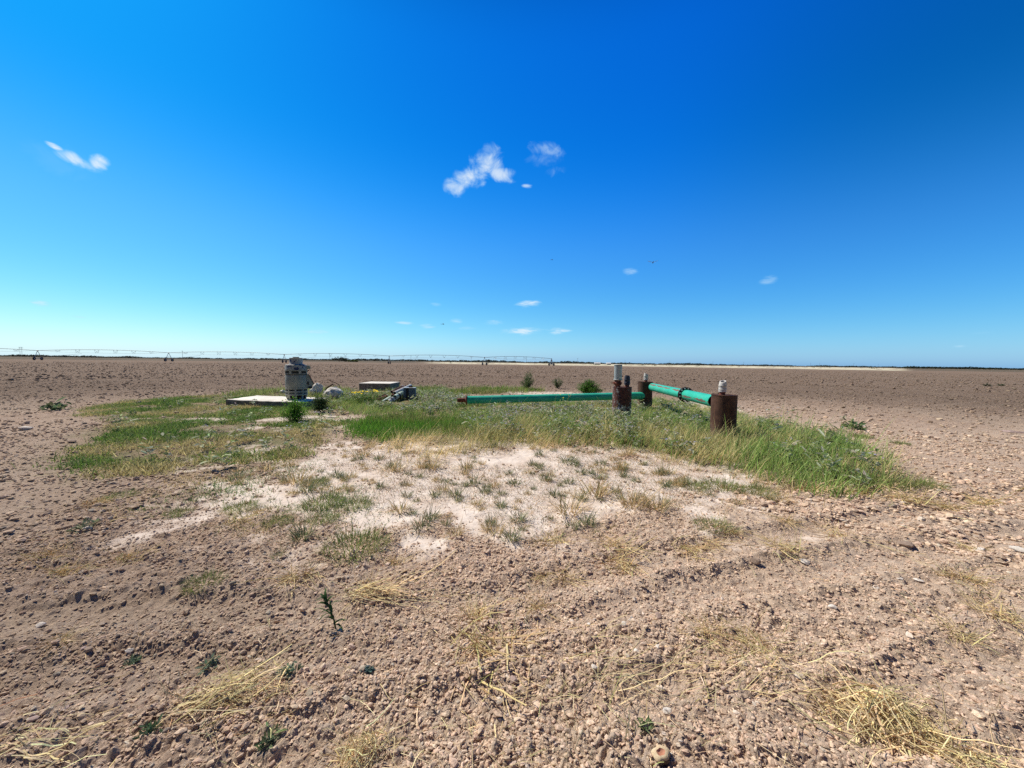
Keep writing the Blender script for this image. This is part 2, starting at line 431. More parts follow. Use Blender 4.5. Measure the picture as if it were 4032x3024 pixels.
def build_world():
    w = bpy.data.worlds.new('World'); scene.world = w; w.use_nodes = True
    T = NT(w.node_tree); L = T.t.links
    bg = T.t.nodes['Background']
    sky = T.n('ShaderNodeTexSky'); sky.sky_type = 'NISHITA'; sky.sun_disc = False
    sky.sun_elevation = SUN_EL; sky.sun_rotation = SUN_AZ
    sky.altitude = 50; sky.air_density = 1.0; sky.dust_density = .8; sky.ozone_density = 2.2
    sep = T.n('ShaderNodeSeparateColor'); L.new(sky.outputs[0], sep.inputs[0])
    tcg = T.n('ShaderNodeTexCoord').outputs['Generated']
    sx = T.n('ShaderNodeSeparateXYZ'); L.new(tcg, sx.inputs[0])
    el = T.math('MAXIMUM', sx.outputs[2], 0.0)
    h1 = T.math('EXPONENT', T.math('MULTIPLY', el, -1 / .06)); h2 = T.math('EXPONENT', T.math('MULTIPLY', el, -1 / .3))
    # a phone camera renders this sky deep and saturated: per channel response plus horizon haze
    def chan(sock, k0, k1, k2, k3):
        e = T.math('EXPONENT', T.math('ADD', T.math('ADD', T.math('MULTIPLY', h1, k2), T.math('MULTIPLY', h2, k3)), k0))
        return T.math('MULTIPLY', T.math('POWER', sock, k1), e)
    r = T.math('MULTIPLY', chan(sep.outputs[0], -6.05, 1.162, -.55, 3.80), T.math('SUBTRACT', 1.0, T.math('MULTIPLY', T.ss(sx.outputs[2], .25, .5), .75)))
    g = chan(sep.outputs[1], -2.74, .878, -.03, .98)
    bl = chan(sep.outputs[2], -1.0, .464, .169, .082)
    bump = T.math('EXPONENT', T.math('MULTIPLY', T.math('POWER', T.math('DIVIDE', T.math('SUBTRACT', el, .30), .14), 2.0), -1.0))
    r = T.math('MULTIPLY', r, T.math('ADD', 1.0, T.math('MULTIPLY', bump, .7))); g = T.math('MULTIPLY', g, T.math('ADD', 1.0, T.math('MULTIPLY', bump, .16))); bl = T.math('MULTIPLY', bl, T.math('ADD', 1.0, T.math('MULTIPLY', bump, .10)))
    # unseen dome overhead and behind the camera dimmed to cut ambient; right side deepened
    dim = T.n('ShaderNodeMapRange', interpolation_type='SMOOTHSTEP'); L.new(sx.outputs[2], dim.inputs['Value'])
    dim.inputs['From Min'].default_value = .60; dim.inputs['From Max'].default_value = .88; dim.inputs['To Min'].default_value = 1; dim.inputs['To Max'].default_value = .22
    back = T.n('ShaderNodeMapRange', interpolation_type='SMOOTHSTEP'); L.new(sx.outputs[1], back.inputs['Value'])
    back.inputs['From Min'].default_value = .18; back.inputs['From Max'].default_value = -.45; back.inputs['To Min'].default_value = 1; back.inputs['To Max'].default_value = .30
    dd = T.math('MULTIPLY', dim.outputs[0], back.outputs[0])
    far = T.math('MULTIPLY', T.ss(sx.outputs[0], .25, .80), T.ss(sx.outputs[2], .12, .50))
    dd = T.math('MULTIPLY', dd, T.math('SUBTRACT', 1.0, T.math('MULTIPLY', far, .20)))
    r, g, bl = T.math('MULTIPLY', r, dd), T.math('MULTIPLY', g, dd), T.math('MULTIPLY', bl, T.math('MULTIPLY', dd, T.math('SUBTRACT', 1.0, T.math('MULTIPLY', far, .22))))
    cmb = T.n('ShaderNodeCombineColor'); L.new(r, cmb.inputs[0]); L.new(g, cmb.inputs[1]); L.new(bl, cmb.inputs[2])
    tc = T.n('ShaderNodeTexCoord').outputs['Generated']
    nz = T.noise(tc, 26, 8, .58, .5)
    nz2 = T.noise(tc, 9, 5, .6, .2)
    mpf = T.n('ShaderNodeMapping'); L.new(tc, mpf.inputs['Vector']); mpf.inputs['Scale'].default_value = (1, 1, 4.5)
    nzf = T.math('MULTIPLY', T.math('SUBTRACT', T.noise(mpf.outputs[0], 24, 8, .62, .4), .5), 5.5)
    nn = T.math('ADD', T.math('MULTIPLY', T.math('SUBTRACT', nz, .5), 5.0), T.math('MULTIPLY', T.math('SUBTRACT', nz2, .5), 1.5))
    total = None
    for (px, py, a, b_, rot, st) in CLOUDS:
        if b_ <= 15: st = min(1.0, st * 1.7)
        c = ray(px, py); c /= np.linalg.norm(c)
        cr, srr = math.cos(math.radians(rot)), math.sin(math.radians(rot))
        def axis(dx, dy):
            v = ray(px + dx, py + dy); v /= np.linalg.norm(v)
            d = v - c * (v @ c); n = np.linalg.norm(d)
            return d / n / n
        u = axis(a * 1.15 * cr, a * 1.15 * srr); v = axis(-b_ * 1.15 * srr, b_ * 1.15 * cr)
        d1 = T.n('ShaderNodeVectorMath', operation='DOT_PRODUCT'); L.new(tc, d1.inputs[0]); d1.inputs[1].default_value = u
        d2 = T.n('ShaderNodeVectorMath', operation='DOT_PRODUCT'); L.new(tc, d2.inputs[0]); d2.inputs[1].default_value = v
        d3 = T.n('ShaderNodeVectorMath', operation='DOT_PRODUCT'); L.new(tc, d3.inputs[0]); d3.inputs[1].default_value = c
        q = T.math('ADD', T.math('POWER', T.math('ABSOLUTE', d1.outputs['Value']), 2), T.math('POWER', T.math('ABSOLUTE', d2.outputs['Value']), 2))
        q = T.math('ADD', q, T.math('MULTIPLY', T.math('LESS_THAN', d3.outputs['Value'], 0), 100))
        f = T.math('SUBTRACT', 1.05, T.math('MULTIPLY', q, .8))
        amp = .85 if b_ > 15 else .62
        dens = T.math('MULTIPLY', T.ss(T.math('ADD', f, T.math('MULTIPLY', nn if b_ > 15 else nzf, amp)), -.1, 1.75), st)
        total = dens if total is None else T.math('MAXIMUM', total, dens)
    col = T.mix(T.math('MULTIPLY', total, .95), cmb.outputs[0], T.mix(total, (.40, .76, 1.0), (.90, .95, .99)))
    L.new(col, bg.inputs['Color']); bg.inputs['Strength'].default_value = 1.0
build_world()

vs = scene.view_settings
scene.cycles.use_denoising = False
scene.display_settings.display_device = 'sRGB'
vs.view_transform = 'Standard'; vs.look = 'None'; vs.exposure = 0; vs.gamma = 1

# ------------------------------------------------------------------ ground
def relief(x, y, cal, veg):
    """soft relief plus clods, crumbs and cracks"""
    r = np.hypot(x, y)
    h = hbase(x, y)
    rough = (1 - .90 * cal) * (1 - .35 * veg) * 1.05
    for TP, tw, td, tl in TRACKS:
        rough = rough * (1 - .35 * np.exp(-(d_line(x, y, TP) / tw) ** 4))
    # rougher towards the open field
    field = sstep(10, 16, r)
    wx = (fbm(x * 6, y * 6, 41, 2) - .5) * .09; wy = (fbm(x * 6, y * 6, 47, 2) - .5) * .09
    X, Y = x + wx, y + wy
    for lam, amp, sd_ in ((.018, .010, 101), (.040, .018, 111), (.10, .024, 121), (.26, .032, 131), (.6, .045, 141)):
        wgt = 1 - sstep(lam / .0042 / 5.0, lam / .0042 / 2.2, r)
        if lam > .2: wgt = wgt * (.25 + .75 * field)
        patch = .45 + .9 * fbm(x * 1.1 + lam * 50, y * 1.1, 151, 2)
        act = wgt > 0
        d = np.zeros_like(x)
        d[act] = lumps(X[act] / lam, Y[act] / lam, sd_)
        h = h + d * amp * wgt * rough * patch
    h = h + (fbm(x * 9, y * 9, 161, 3) - .5) * .02 * (1 - sstep(15, 40, r))
    for lam, amp in ((.030, .012), (.075, .016)):
        wgt = 1 - sstep(lam / .0042 / 5.0, lam / .0042 / 2.2, r); act = wgt > 0
        d = np.zeros_like(x); d[act] = np.abs(2 * fbm(X[act] / lam, Y[act] / lam, 171, 2) - 1)
        h = h + (d * 2.0 - .5) * amp * wgt * rough
    return h

def field_tone_shade(x, y):
    """darker soil tone out in the field, and backlit shade painted along the left"""
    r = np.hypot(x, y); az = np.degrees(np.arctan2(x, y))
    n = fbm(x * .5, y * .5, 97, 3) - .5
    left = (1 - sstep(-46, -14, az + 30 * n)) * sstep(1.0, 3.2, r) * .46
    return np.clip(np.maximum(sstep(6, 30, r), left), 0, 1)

def build_ground():
    fine = np.arange(-75, 75.001, .12)
    coarse = np.arange(77, 283, 4.0)
    ang = np.radians(np.concatenate([fine, coarse]))
    rr = np.concatenate([np.linspace(.3, .85, 8), np.exp(np.arange(math.log(.9), math.log(80), .0042)), np.exp(np.arange(math.log(80.5), math.log(9000), .02))])
    na, nr = len(ang), len(rr)
    Rg, Ag = np.meshgrid(rr, ang, indexing='ij')
    x = (Rg * np.sin(Ag)).ravel(); y = (Rg * np.cos(Ag)).ravel(); r = Rg.ravel()
    cal, veg, strip, dark, light = zones(x, y)
    h = relief(x, y, cal, veg)
    V = np.stack([x, y, h], 1)
    i = np.arange(nr - 1)[:, None] * na; k = np.arange(na)[None, :]; k2 = (k + 1) % na
    q = np.stack([i + k, i + na + k, i + na + k2, i + k2], -1).reshape(-1, 4)
    V = np.concatenate([V, [[0, 0, 0]]]); ci = len(V) - 1
    tri = np.stack([np.full(na, ci), np.arange(na), (np.arange(na) + 1) % na], 1)
    z1 = np.stack([cal, veg, strip], 1); z2 = np.stack([dark, light, field_tone_shade(x, y)], 1)
    z1 = np.concatenate([z1, [[0, 0, 0]]]); z2 = np.concatenate([z2, [[0, 0, 0]]])
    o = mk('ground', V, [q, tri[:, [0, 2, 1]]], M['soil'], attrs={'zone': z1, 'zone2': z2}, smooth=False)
    o['kind'] = 'structure'
    o['label'] = 'ploughed reddish brown field with a pale caliche patch'
build_ground()

# ------------------------------------------------------------------ rocks
import bmesh
def ico(sub):
    bm = bmesh.new(); bmesh.ops.create_icosphere(bm, subdivisions=sub, radius=1)
    V = np.array([v.co[:] for v in bm.verts]); Fc = np.array([[v.index for v in f.verts] for f in bm.faces]); bm.free()
    return V, Fc
ICO1, ICO2, ICO3 = ico(1), ico(2), ico(3)

def rock_shape(tpl, seed, jag=.25):
    g = np.random.default_rng(seed)
    V, Fc = tpl
    V = V.copy()
    for _ in range(11):      # chop with random planes
        n = g.normal(size=3); n /= np.linalg.norm(n); c = g.uniform(.45, .85)
        d = V @ n; V = np.where((d > c)[:, None], V - (d - c)[:, None] * n, V)
    V *= (1 + g.uniform(-jag, jag, len(V)) * .5)[:, None]
    if len(V) > 200:
        q = np.sin(V @ g.normal(0, 3.5, (3, 5)) + g.uniform(0, 6, 5)); V *= (1 + q.sum(1) * .085)[:, None]
    return V * (np.array([1, g.uniform(.55, .95), g.uniform(.30, .62)]) if len(V) < 60 else np.array([1, g.uniform(.65, 1), g.uniform(.45, .8)])), Fc

def scatter_rocks(name, x, y, s, tpl, colors, label, cat, nvar=14, seed=0, sink=.25, zb=None):
    g = np.random.default_rng(seed)
    if zb is None: zb = hbase(x, y)
    Vs, Fs, Cs, off = [], [], [], 0
    var = g.integers(0, nvar, len(x))
    for k in range(nvar):
        idx = np.where(var == k)[0]
        if not len(idx): continue
        V, Fc = rock_shape(tpl, seed * 100 + k, .3)
        n = len(idx)
        a = g.uniform(0, 2 * math.pi, n); tx = g.normal(0, .35, n); ty = g.normal(0, .35, n)
        ca, sa = np.cos(a), np.sin(a)
        Rz = np.zeros((n, 3, 3)); Rz[:, 0, 0] = ca; Rz[:, 0, 1] = -sa; Rz[:, 1, 0] = sa; Rz[:, 1, 1] = ca; Rz[:, 2, 2] = 1
        Rx = np.zeros((n, 3, 3)); Rx[:, 0, 0] = 1; Rx[:, 1, 1] = np.cos(tx); Rx[:, 1, 2] = -np.sin(tx); Rx[:, 2, 1] = np.sin(tx); Rx[:, 2, 2] = np.cos(tx)
        W = np.einsum('nij,njk,vk->nvi', Rz, Rx, V) * s[idx][:, None, None]
        W[:, :, 0] += x[idx][:, None]; W[:, :, 1] += y[idx][:, None]
        W[:, :, 2] += (zb[idx] + s[idx] * (.5 - sink))[:, None]
        Fo = Fc[None] + (np.arange(n) * len(V))[:, None, None] + off
        Vs.append(W.reshape(-1, 3)); Fs.append(Fo.reshape(-1, 3)); Cs.append(np.repeat(colors[idx], len(V), 0))
        off += n * len(V)
    o = mk(name, np.concatenate(Vs), [np.concatenate(Fs)], M['clod'], colors=np.concatenate(Cs))
    tag(o, label, cat, kind='stuff')
    return o

def soilcols(n, g, pale=.12):
    a = np.array(SOIL_A) * .95; b = np.array(SOIL_B) * 1.05
    t = g.beta(1.3, 3.0, n)[:, None]
    c = a * (1 - t) + b * t
    p = g.random(n) < pale
    c[p] = np.array([.60, .50, .40]) * g.uniform(.75, 1.15, (p.sum(), 1))
    dk = g.random(n) < .15
    c[dk] *= .72
    return c * g.uniform(.88, 1.12, (n, 1)) * g.uniform(.975, 1.025, (n, 3))

def build_clods():
    for k, (r0, r1, n, med, sig, lo, hi, tpl, nm) in enumerate((
        (1.1, 5.5, 150000, .0062, .45, .003, .024, ICO1, 'crumbled clods and stones over the near ground'),
        (5.0, 13, 92000, .0118, .5, .006, .036, ICO1, 'clods and small stones over the middle ground'),
        (12, 42, 60000, .021, .5, .012, .085, ICO1, 'clods turned up in the near part of the field'),
        (40, 170, 60000, .048, .45, .03, .16, ICO1, 'clods turned up in the far part of the field'))):
        g = np.random.default_rng(500 + k)
        # even in screen-ish space: radius drawn log-uniform towards near
        u = g.random(n); r = (r0 ** .8 + u * (r1 ** .8 - r0 ** .8)) ** (1 / .8)
        az = np.radians(g.uniform(-74, 74, n))
        x, y = r * np.sin(az), r * np.cos(az)
        cal, veg, *_ = zones(x, y)
        cl = fbm(x * (1.6 if k < 2 else .15), y * (1.6 if k < 2 else .5), 600 + k, 3)
        keep = (g.random(n) < (1 - .95 * cal) * (1 - .75 * veg)) & (g.random(n) < .45 + 1.0 * sstep(.35, .65, cl))
        for TP, tw, td, tl in TRACKS: keep &= g.random(n) > .35 * np.exp(-(d_line(x, y, TP) / tw) ** 4)
        x, y, r, cal, veg = x[keep], y[keep], r[keep], cal[keep], veg[keep]
        zb = relief(x, y, cal, veg)
        s = np.clip(med * np.exp(g.normal(0, sig, len(x))), lo, hi) * 1.28
        azd = np.degrees(np.arctan2(x, y))
        if k == 1: s *= 1 + .15 * sstep(8, 34, azd)
        cc = soilcols(len(x), g, .045 if k < 2 else .02) * (1 - .58 * field_tone_shade(x, y))[:, None]  # clods take the same field tone and painted left shade
        scatter_rocks(('soil_clods'), x, y, s, tpl, cc, nm, 'clods', seed=40 + k, zb=zb)
build_clods()
# ------------------------------------------------------------------ object materials
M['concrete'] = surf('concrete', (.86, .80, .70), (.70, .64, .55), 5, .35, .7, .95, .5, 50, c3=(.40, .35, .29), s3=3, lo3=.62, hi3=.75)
def shade_sides(m):
    # shade painted into the colour of the vertical faces, mottled by noise
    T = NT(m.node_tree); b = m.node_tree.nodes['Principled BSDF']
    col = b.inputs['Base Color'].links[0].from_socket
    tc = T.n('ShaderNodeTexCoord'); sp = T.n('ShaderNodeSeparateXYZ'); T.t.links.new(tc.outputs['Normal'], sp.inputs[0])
    side_shade = T.mix(T.ss(T.noise(tc.outputs['Object'], 6, 6, .65), .35, .65), (.13, .115, .095), (.29, .265, .225))
    T.t.links.new(T.mix(T.ss(sp.outputs[2], .45, .8), side_shade, col), b.inputs['Base Color'])
shade_sides(M['concrete'])
M['rust'] = surf('rust', (.060, .026, .017), (.125, .060, .038), 4, .35, .65, .85, .4, 60, c3=(.06, .028, .020), s3=7, lo3=.52, hi3=.7)
M['rust_red'] = surf('rust_red', (.15, .040, .026), (.25, .085, .055), 6, .35, .65, .85, .4, 60, c3=(.07, .025, .018), s3=9, lo3=.55, hi3=.7)
M['dark_steel'] = surf('dark_steel', (.018, .014, .013), (.05, .026, .020), 8, .4, .65, .6, .2, 60)
M['galv'] = surf('galvanised', (.52, .53, .51), (.42, .43, .42), 12, .3, .7, .45, .1, 80, metal=.35)
M['bolt'] = surf('bolt_metal', (.55, .55, .55), (.40, .38, .36), 20, .4, .6, .35, metal=.6)
M['valve_white'] = surf('weathered_white', (.70, .66, .60), (.52, .47, .42), 14, .4, .65, .6, .2, 60, c3=(.30, .22, .18), s3=10, lo3=.63, hi3=.72)
M['black'] = surf('black_plastic', (.012, .013, .018), (.03, .03, .04), 10, .4, .6, .5)
M['navy_cap'] = surf('dark_painted_cap', (.03, .037, .065), (.055, .06, .085), 10, .4, .6, .5)
M['motor'] = surf('chalky_grey_paint', (.40, .38, .325), (.30, .29, .25), 3, .35, .65, .6, 0, 60, c3=(.24, .18, .07), s3=2.1, lo3=.60, hi3=.74)
M['motor_cap'] = surf('peeling_paint', (.44, .42, .38), (.34, .33, .30), 6, .35, .65, .6, 0, 60, c3=(.03, .035, .10), s3=5, lo3=.53, hi3=.58)
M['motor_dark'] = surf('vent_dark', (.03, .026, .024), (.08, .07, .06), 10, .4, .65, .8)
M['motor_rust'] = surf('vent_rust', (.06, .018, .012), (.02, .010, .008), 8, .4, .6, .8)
M['box_grey'] = surf('grey_blue_paint', (.12, .17, .205), (.095, .14, .18), 3, .35, .65, .55, .05, 40)
M['pvc'] = surf('white_pipe', (.62, .62, .57), (.44, .45, .42), 7, .35, .65, .5, .1, 40, c3=(.30, .27, .22), s3=6, lo3=.6, hi3=.7)
M['pvc_green'] = surf('pale_green_pipe', (.45, .58, .46), (.60, .66, .55), 6, .4, .6, .6)
M['pale_rock'] = surf('pale_rock', (.84, .79, .70), (.60, .55, .49), 5, .35, .65, .95, .7, 14, c3=(.28, .25, .23), s3=6, lo3=.58, hi3=.68, bdist=.05)
M['stone'] = surf('pale_stone', (.78, .70, .60), (.62, .52, .44), 20, .35, .65, .95, .5, 60)
M['stone_pink'] = surf('pinkish_stone', (.42, .31, .27), (.33, .23, .19), 20, .35, .65, .95, .6, 40)
M['stone_dark'] = surf('dark_clod', (.28, .20, .15), (.38, .28, .21), 20, .35, .65, .95, .6, 40)
M['wood'] = surf('dry_wood', (.74, .58, .37), (.60, .43, .25), 18, .35, .65, .8, .4, 80)
M['wood_core'] = surf('red_wood_core', (.45, .20, .12), (.55, .28, .18), 24, .35, .65, .8, .3, 80)
M['wood_bark'] = surf('grey_bark', (.22, .18, .14), (.10, .07, .05), 30, .35, .65, .9, .8, 60)
M['pivot'] = surf('dull_zinc', (.38, .40, .41), (.30, .31, .33), 3, .4, .6, .5, metal=.4)
M['tyre'] = surf('tyre_rubber', (.02, .02, .03), (.035, .03, .035), 5, .4, .6, .9)
M['pole'] = surf('weathered_pole', (.16, .14, .13), (.22, .20, .18), 2, .4, .6, .9)
M['white_sheet'] = surf('white_sheet_metal', (.80, .80, .78), (.72, .72, .72), 2, .4, .6, .5)
M['shed_wall'] = surf('shed_wall', (.40, .38, .35), (.30, .29, .27), 2, .4, .6, .8)
M['bark'] = surf('bark', (.12, .09, .07), (.18, .14, .11), 8, .4, .6, .95)

def streaks(m, c, lo=.52, hi=.66, amt=.7, splash=(.30, .22, .16)):
    T = NT(m.node_tree); b = m.node_tree.nodes['Principled BSDF']
    col = b.inputs['Base Color'].links[0].from_socket
    tc = T.n('ShaderNodeTexCoord').outputs['Object']
    mp = T.n('ShaderNodeMapping'); T.t.links.new(tc, mp.inputs['Vector']); mp.inputs['Scale'].default_value = (1, 1, .09)
    col = T.mix(T.math('MULTIPLY', T.ss(T.noise(mp.outputs[0], 16, 5, .65), lo, hi), amt), col, c)
    sp = T.n('ShaderNodeSeparateXYZ'); T.t.links.new(tc, sp.inputs[0])
    edge = T.math('ADD', sp.outputs[2], T.math('MULTIPLY', T.math('SUBTRACT', T.noise(tc, 14, 6, .7), .5), .5))
    col = T.mix(T.math('MULTIPLY', T.ss(edge, .34, .02), .7), col, splash)
    T.t.links.new(col, b.inputs['Base Color'])
streaks(M['rust'], (.17, .082, .045))

def green_pipe_material():
    m, T, b = newmat('green_pipe_paint')
    L = T.t.links
    tc = T.n('ShaderNodeTexCoord').outputs['Object']
    sep = T.n('ShaderNodeSeparateXYZ'); L.new(tc, sep.inputs[0])
    base = T.mix(T.ss(T.noise(tc, 4, 5, .6), .35, .65), (.030, .47, .30), (.045, .55, .37))
    base = T.mix(T.math('MULTIPLY', T.ss(T.noise(tc, 1.5, 6, .65), .46, .68), .55), base, (.20, .58, .45))
    base = T.mix(T.math('MULTIPLY', T.ss(T.noise(tc, 22, 6, .7), .52, .70), .35), base, (.05, .30, .20))
    # a strip along the pipe where the paint has flaked to rust
    ang = T.math('ARCTAN2', sep.outputs[1], sep.outputs[0])
    nz = T.noise(tc, 5, 6, .7); nl = T.noise(tc, 1.6, 4, .6)
    dd = T.math('ABSOLUTE', T.math('ADD', ang, T.math('MULTIPLY', T.math('SUBTRACT', nz, .5), .55)))
    wid = T.math('MULTIPLY', T.ss(nl, .40, .60), .34)
    band = T.ss(T.math('SUBTRACT', wid, dd), .0, .03)
    chip = T.ss(T.noise(tc, 9, 8, .72), .71, .73)
    msk = T.math('MAXIMUM', band, chip)
    col = T.mix(msk, base, (.20, .12, .085))
    L.new(col, b.inputs['Base Color'])
    rg = T.math('ADD', T.math('MULTIPLY', msk, .4), .42); L.new(rg, b.inputs['Roughness'])
    b.inputs['Specular IOR Level'].default_value = .35
    bp = T.n('ShaderNodeBump'); bp.inputs['Strength'].default_value = .4; bp.inputs['Distance'].default_value = .006; bp.invert = True
    L.new(msk, bp.inputs['Height']); L.new(bp.outputs[0], b.inputs['Normal'])
    return m
M['green'] = green_pipe_material()

def flaking_rust_material():
    m, T, b = newmat('rust_with_flaked_paint')
    L = T.t.links
    tc = T.n('ShaderNodeTexCoord').outputs['Object']
    sep = T.n('ShaderNodeSeparateXYZ'); L.new(tc, sep.inputs[0])
    base = T.mix(T.ss(T.noise(tc, 6, 6, .6), .35, .65), (.085, .022, .016), (.14, .046, .032))
    n = T.noise(tc, 10, 8, .7); n2 = T.noise(tc, 2.2, 3, .5)
    low = T.ss(sep.outputs[2], .85, .30)
    f = T.math('ADD', T.math('ADD', n, T.math('MULTIPLY', T.math('SUBTRACT', n2, .5), .5)), T.math('MULTIPLY', low, .13))
    msk = T.ss(f, .58, .61)
    L.new(T.mix(msk, base, (.36, .33, .31)), b.inputs['Base Color'])
    b.inputs['Roughness'].default_value = .85
    bp = T.n('ShaderNodeBump'); bp.inputs['Strength'].default_value = .4; bp.inputs['Distance'].default_value = .006
    L.new(T.noise(tc, 50, 5, .65), bp.inputs['Height']); L.new(bp.outputs[0], b.inputs['Normal'])
    return m
M['flaked'] = flaking_rust_material()
streaks(M['flaked'], (.05, .018, .014), .55, .68, .6)

def at_z(px, py, z):
    p = gp(px, py, z); return p

def frame_to(d):
    """rotation whose local +z runs along d"""
    return np.array(Vector(d).to_track_quat('Z', 'Y').to_matrix())

# ------------------------------------------------------------------ standpipes (three rusty casings)
def casing(name_label, px, depth, mat, height=.955, dia=.51):
    c = pt(px, 1560, depth); x, y = c[0], c[1]
    root = empty('standpipe', (x, y, hz(x, y)), name_label, 'standpipe', 'rusty standpipes of the old wellhead')
    r = dia / 2
    MB().lathe([(r, -.15), (r, height - .015), (r + .006, height - .012), (r + .006, height), (r - .012, height + .003)], 64).build('casing', mat, root, 'auto')
    MB().lathe([(r - .012, height + .003), (r - .02, height - .006), (.001, height - .004)], 64).build('cap_plate', M['rust'], root, 'auto')
    return root, x, y

def air_valve(root, dx, dy, z0, face, mat_body, mat_hole, s=1.0):
    """squat vent valve with a slanted open mouth looking along face (radians, 0 = +x)"""
    n = MB().lathe([(.058 * s, z0 - .01), (.058 * s, z0 + .075 * s)], 24, (dx, dy, 0)).build('valve_neck', M['rust_red'], root, 'auto')
    b = MB()
    b.lathe([(.062 * s, z0 + .062 * s), (.076 * s, z0 + .066 * s), (.079 * s, z0 + .085 * s), (.074 * s, z0 + .098 * s), (.078 * s, z0 + .105 * s), (.082 * s, z0 + .118 * s), (.078 * s, z0 + .125 * s), (.077 * s, z0 + .19 * s), (.081 * s, z0 + .196 * s), (.081 * s, z0 + .21 * s), (.074 * s, z0 + .222 * s)], 32, (dx, dy, 0))
    V, fs = [], []
    N = 32; rings = 6
    for i in range(rings):
        t = i / (rings - 1)
        for k in range(N):
            w = 2 * math.pi * k / N
            rr = (.074 - .012 * t * t) * s
            lx, ly = rr * math.cos(w), rr * math.sin(w)
            cut = z0 + (.222 + t * (.075 - .42 * (lx / s + .0))) * s
            V.append((lx, ly, cut))
    for i in range(rings - 1):
        for k in range(N):
            j = (k + 1) % N; fs.append((i * N + k, i * N + j, (i + 1) * N + j, (i + 1) * N + k))
    for t, rr in ((1, .046), (2, .044)):
        base = len(V)
        for k in range(N):
            w = 2 * math.pi * k / N; lx, ly = rr * s * math.cos(w), rr * s * math.sin(w)
            V.append((lx, ly, z0 + (.222 + (.075 - .42 * lx / s) + (.002 if t == 1 else -.05)) * s))
        pb = base - N
        for k in range(N):
            j = (k + 1) % N; fs.append((pb + k, pb + j, base + j, base + k))
    V = np.array(V); c, sn = math.cos(face), math.sin(face)
    V = np.stack([V[:, 0] * c - V[:, 1] * sn + dx, V[:, 0] * sn + V[:, 1] * c + dy, V[:, 2]], 1)
    b.add(V, fs)
    body = b.build('air_valve', mat_body, root, 'auto')
    hole = MB(); zc = z0 + (.222 + .075 - .045) * s
    HV = [(.0435 * s * math.cos(2 * math.pi * k / N), .0435 * s * math.sin(2 * math.pi * k / N), z0 + (.222 + .075 - .42 * .0435 * math.cos(2 * math.pi * k / N) - .02) * s) for k in range(N)]
    HV = np.array(HV); HV = np.stack([HV[:, 0] * c - HV[:, 1] * sn + dx, HV[:, 0] * sn + HV[:, 1] * c + dy, HV[:, 2]], 1)
    hole.add(HV, [tuple(range(N))]); hole.build('valve_mouth', mat_hole, body)
    return body

near_post, NPX, NPY = casing('rust brown standpipe nearest the camera, in high grass at the right', 2852, 8.4, M['rust'])
air_valve(near_post, -.03, .03, .95, math.atan2(-NPY, -NPX) - .25, M['valve_white'], M['black'])
mid_post, MPX, MPY = casing('reddish standpipe with flaking white paint and a tall grey cylinder on top', 2449, 10.6, M['flaked'])
far_post, FPX_, FPY = casing('brown standpipe farthest away, where both green pipes meet', 2539, 14.0, M['rust'])
air_valve(far_post, .02, 0, .95, math.radians(-20), M['valve_white'], M['black'], 1.0)
# middle post: tall vent cylinder on a rusty valve, small dark cap behind
def mid_top():
    dx, dy = -.135, -.03
    MB().lathe([(.07, .94), (.075, 1.0), (.105, 1.03), (.112, 1.06), (.095, 1.095), (.085, 1.11), (.09, 1.14), (.001, 1.14)], 28, (dx, dy, 0)).build('rusty_valve', M['rust_red'], mid_post, 'auto')
    MB().tube([(dx - .13, dy - .02, 1.065), (dx - .08, dy, 1.065)], .03, 12).build('valve_stub', M['rust_red'], mid_post, 'auto')
    v = MB().lathe([(.07, 1.141), (.122, 1.143), (.124, 1.158), (.104, 1.165), (.104, 1.545), (.108, 1.548), (.108, 1.56), (.10, 1.566), (.001, 1.568)], 36, (dx, dy, 0)).build('vent_cylinder', M['galv'], mid_post, 'auto')
    MB().lathe([(.1085, 1.535), (.1085, 1.546)], 36, (dx, dy, 0)).build('lid_seam', M['black'], v, 'auto')
    air_valve(mid_post, .15, .06, .95, math.radians(55), M['navy_cap'], M['black'], 1.02)
mid_top()

# ------------------------------------------------------------------ green pipes
def pipe_between(A, B, r, root, name='pipe', mat=None, roll=0.0):
    A, B = np.array(A, float), np.array(B, float)
    L = np.linalg.norm(B - A)
    m = MB().lathe([(r - .012, 0), (r, .003), (r, L - .003), (r - .012, L), (.001, L - .002)], 40)
    o = m.build(name, mat or M['green'], root, 'auto')
    q = Vector(B - A).to_track_quat('Z', 'Y')
    o.rotation_mode = 'QUATERNION'
    from mathutils import Quaternion
    o.rotation_quaternion = q @ Quaternion((0, 0, 1), roll)
    o.location = A - np.array(root.location)
    return o

